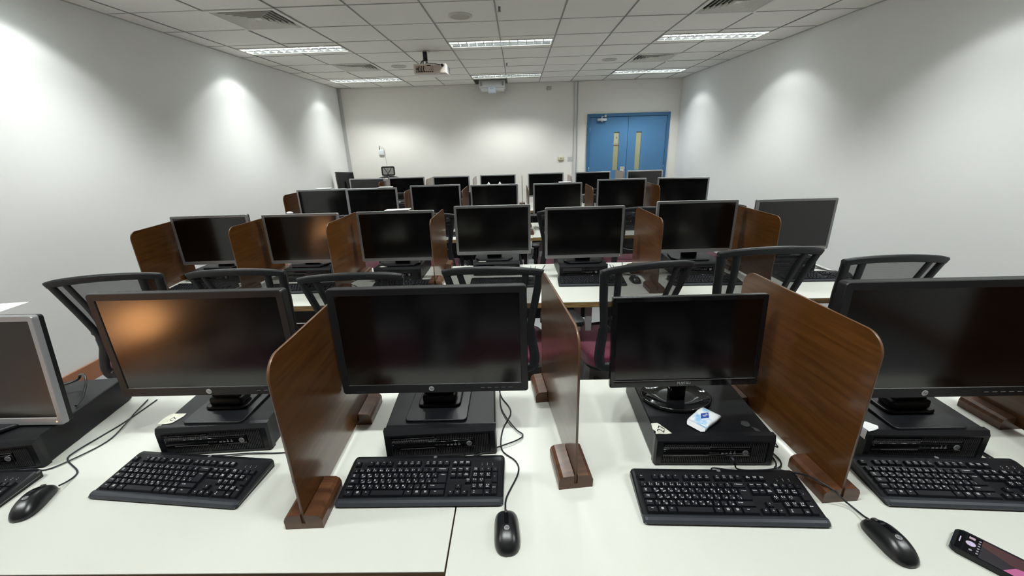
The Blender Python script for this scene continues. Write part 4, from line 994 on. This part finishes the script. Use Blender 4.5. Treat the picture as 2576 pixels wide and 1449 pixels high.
m = MB(); m.quad([(-.11, 0, 1.16), (.11, 0, 1.16), (.11, 0, 1.295), (-.11, 0, 1.295)]); obj('headrest_mesh', m, MESHF, t)
m = MB()
for s in (-1, 1): m.tube([(0, .02, 1.10), (s*.012, .02, 1.19), (s*.045, .015, 1.245), (s*.07, .01, 1.29)], .007, 6, smooth_path=4)
m.tube([(0, .02, .90), (0, .02, 1.14)], .018, 8); obj('headrest_stem', m, CHB, t)
m = MB(); m.tube([(-.23, 0, 1.085), (-.12, 0, 1.112), (0, 0, 1.120), (.12, 0, 1.112), (.23, 0, 1.085)], .016, 8, smooth_path=4)
for s in (-1, 1): m.tube([(s*.23, 0, 1.085), (s*.22, 0, .85), (s*.17, 0, .60)], .015, 8, smooth_path=4)
m.tube([(-.17, 0, .60), (0, 0, .57), (.17, 0, .60)], .015, 8, smooth_path=4); m.tube([(0, 0, .57), (0, -.06, .42)], .02, 8); obj('back_frame', m, CHB, t)
m = MB(); m.loft([[(-.225, .003, 1.08), (.225, .003, 1.08)], [(-.215, .003, .85), (.215, .003, .85)], [(-.17, .003, .60), (.17, .003, .60)]], closed=False, caps=False); obj('mesh_panel', m, MESHF, t)
m = MB(); m.prism(rrect(.48, .46, .08, 5, 0, -.26), .42, .49, bev=.02, seg=2); obj('seat', m, mat('black_fabric', (.015, .015, .016), .9), t)
m = MB(); m.cyl((0, -.26, .10), .025, .33, n=12); obj('gas_lift', m, CHB, t)
for k in range(5):
    m = MB(); Mx = T((0, -.26, 0)) @ Rot(2*PI*k/5, 'Z'); m.loft([[(.02, -.03, .08), (.02, .03, .08), (.02, .02, .12), (.02, -.02, .12)], [(.29, -.016, .055), (.29, .016, .055), (.29, .012, .075), (.29, -.012, .075)]], smooth=False, Mx=Mx)
    m.cyl((.285, -.012, .027), .027, .024, n=12, axis='Y', Mx=Mx); obj('base_leg', m, CHB, t)
# wall boxes
t = thing('wall_access_point', 'small white wall box with two stub antennas and a cable on the front wall', 'wall box', (-2.735, YB, 1.565))
m = MB(); m.box(-.052, .052, -.035, -.001, -.052, .052, bev=.006, seg=2); obj('housing', m, mat('cool_white_plastic', (.68, .70, .74), .4), t)
for x, mm in ((-.035, GREYP), (.005, WHITEP)):
    m = MB(); m.box(x-.006, x+.006, -.022, -.012, .05, .125); obj('antenna', m, mm, t)
m = MB(); m.tube([(.02, -.012, .10), (.045, -.010, .085), (.058, -.008, .0), (.066, -.006, -.15), (.085, -.006, -.42)], .004, 6, smooth_path=4); obj('cable', m, TRIM, t)
t = thing('thermostat', 'cream thermostat with a dark dot on the front wall left of the trunking', 'thermostat', (.862, YB, 1.348))
m = MB(); m.box(-.062, .062, -.004, -.0005, -.045, .045, bev=.001); m.box(-.05, .05, -.03, -.004, -.030, .040, bev=.006, seg=2); obj('housing', m, CREAM, t)
m = MB(); m.cyl((.0, -.034, .012), .009, .005, n=12, axis='Y'); obj('dial', m, INK, t)
t = thing('wall_switch', 'square white switch plate on the front wall beside the thermostat', 'switch', (1.045, YB, 1.345))
m = MB(); m.box(-.042, .042, -.010, -.0005, -.042, .042, bev=.003); obj('plate', m, mat('switch_plastic', (.60, .60, .62), .4), t)
m = MB(); m.box(-.012, .012, -.014, -.0095, -.018, .018, bev=.002); obj('rocker', m, TRIM, t)
# warm lamp behind the camera, whose glow the left screens mirror
t = thing('wall_lamp', 'orange-glowing round wall lamp low on the left wall behind the camera', 'lamp', (xl(-.88)+.001, -.88, .34))
m = MB(); m.box(0, .03, -.05, .05, -.06, .06, bev=.004); obj('bracket', m, CHROME, t)
m = MB(); bmesh.ops.create_uvsphere(m.bm, u_segments=20, v_segments=12, radius=.14)
for v in m.bm.verts: v.co.x += .19
for f in m.bm.faces: f.smooth = True
obj('glass_globe', m, mat('amber_glass', (.9, .5, .2), .4, emis=(1., .46, .17), es=10.5), t)
# unseen front-row chairs, added so the screens reflect something dark behind the camera
for i, (x, y, a) in enumerate(((-1.52, .15, 12), (-.82, .05, -6), (-.12, .08, 3), (.60, .05, 8), (1.33, .10, -5))):
    place(CH, (x, y, 0), R(a), 'unseen black mesh chair, %s, added below the camera for dark screen reflections' % ('leftmost', 'second from the left', 'middle one', 'second from the right', 'rightmost')[i], 'mesh chairs added for dark screen reflections')
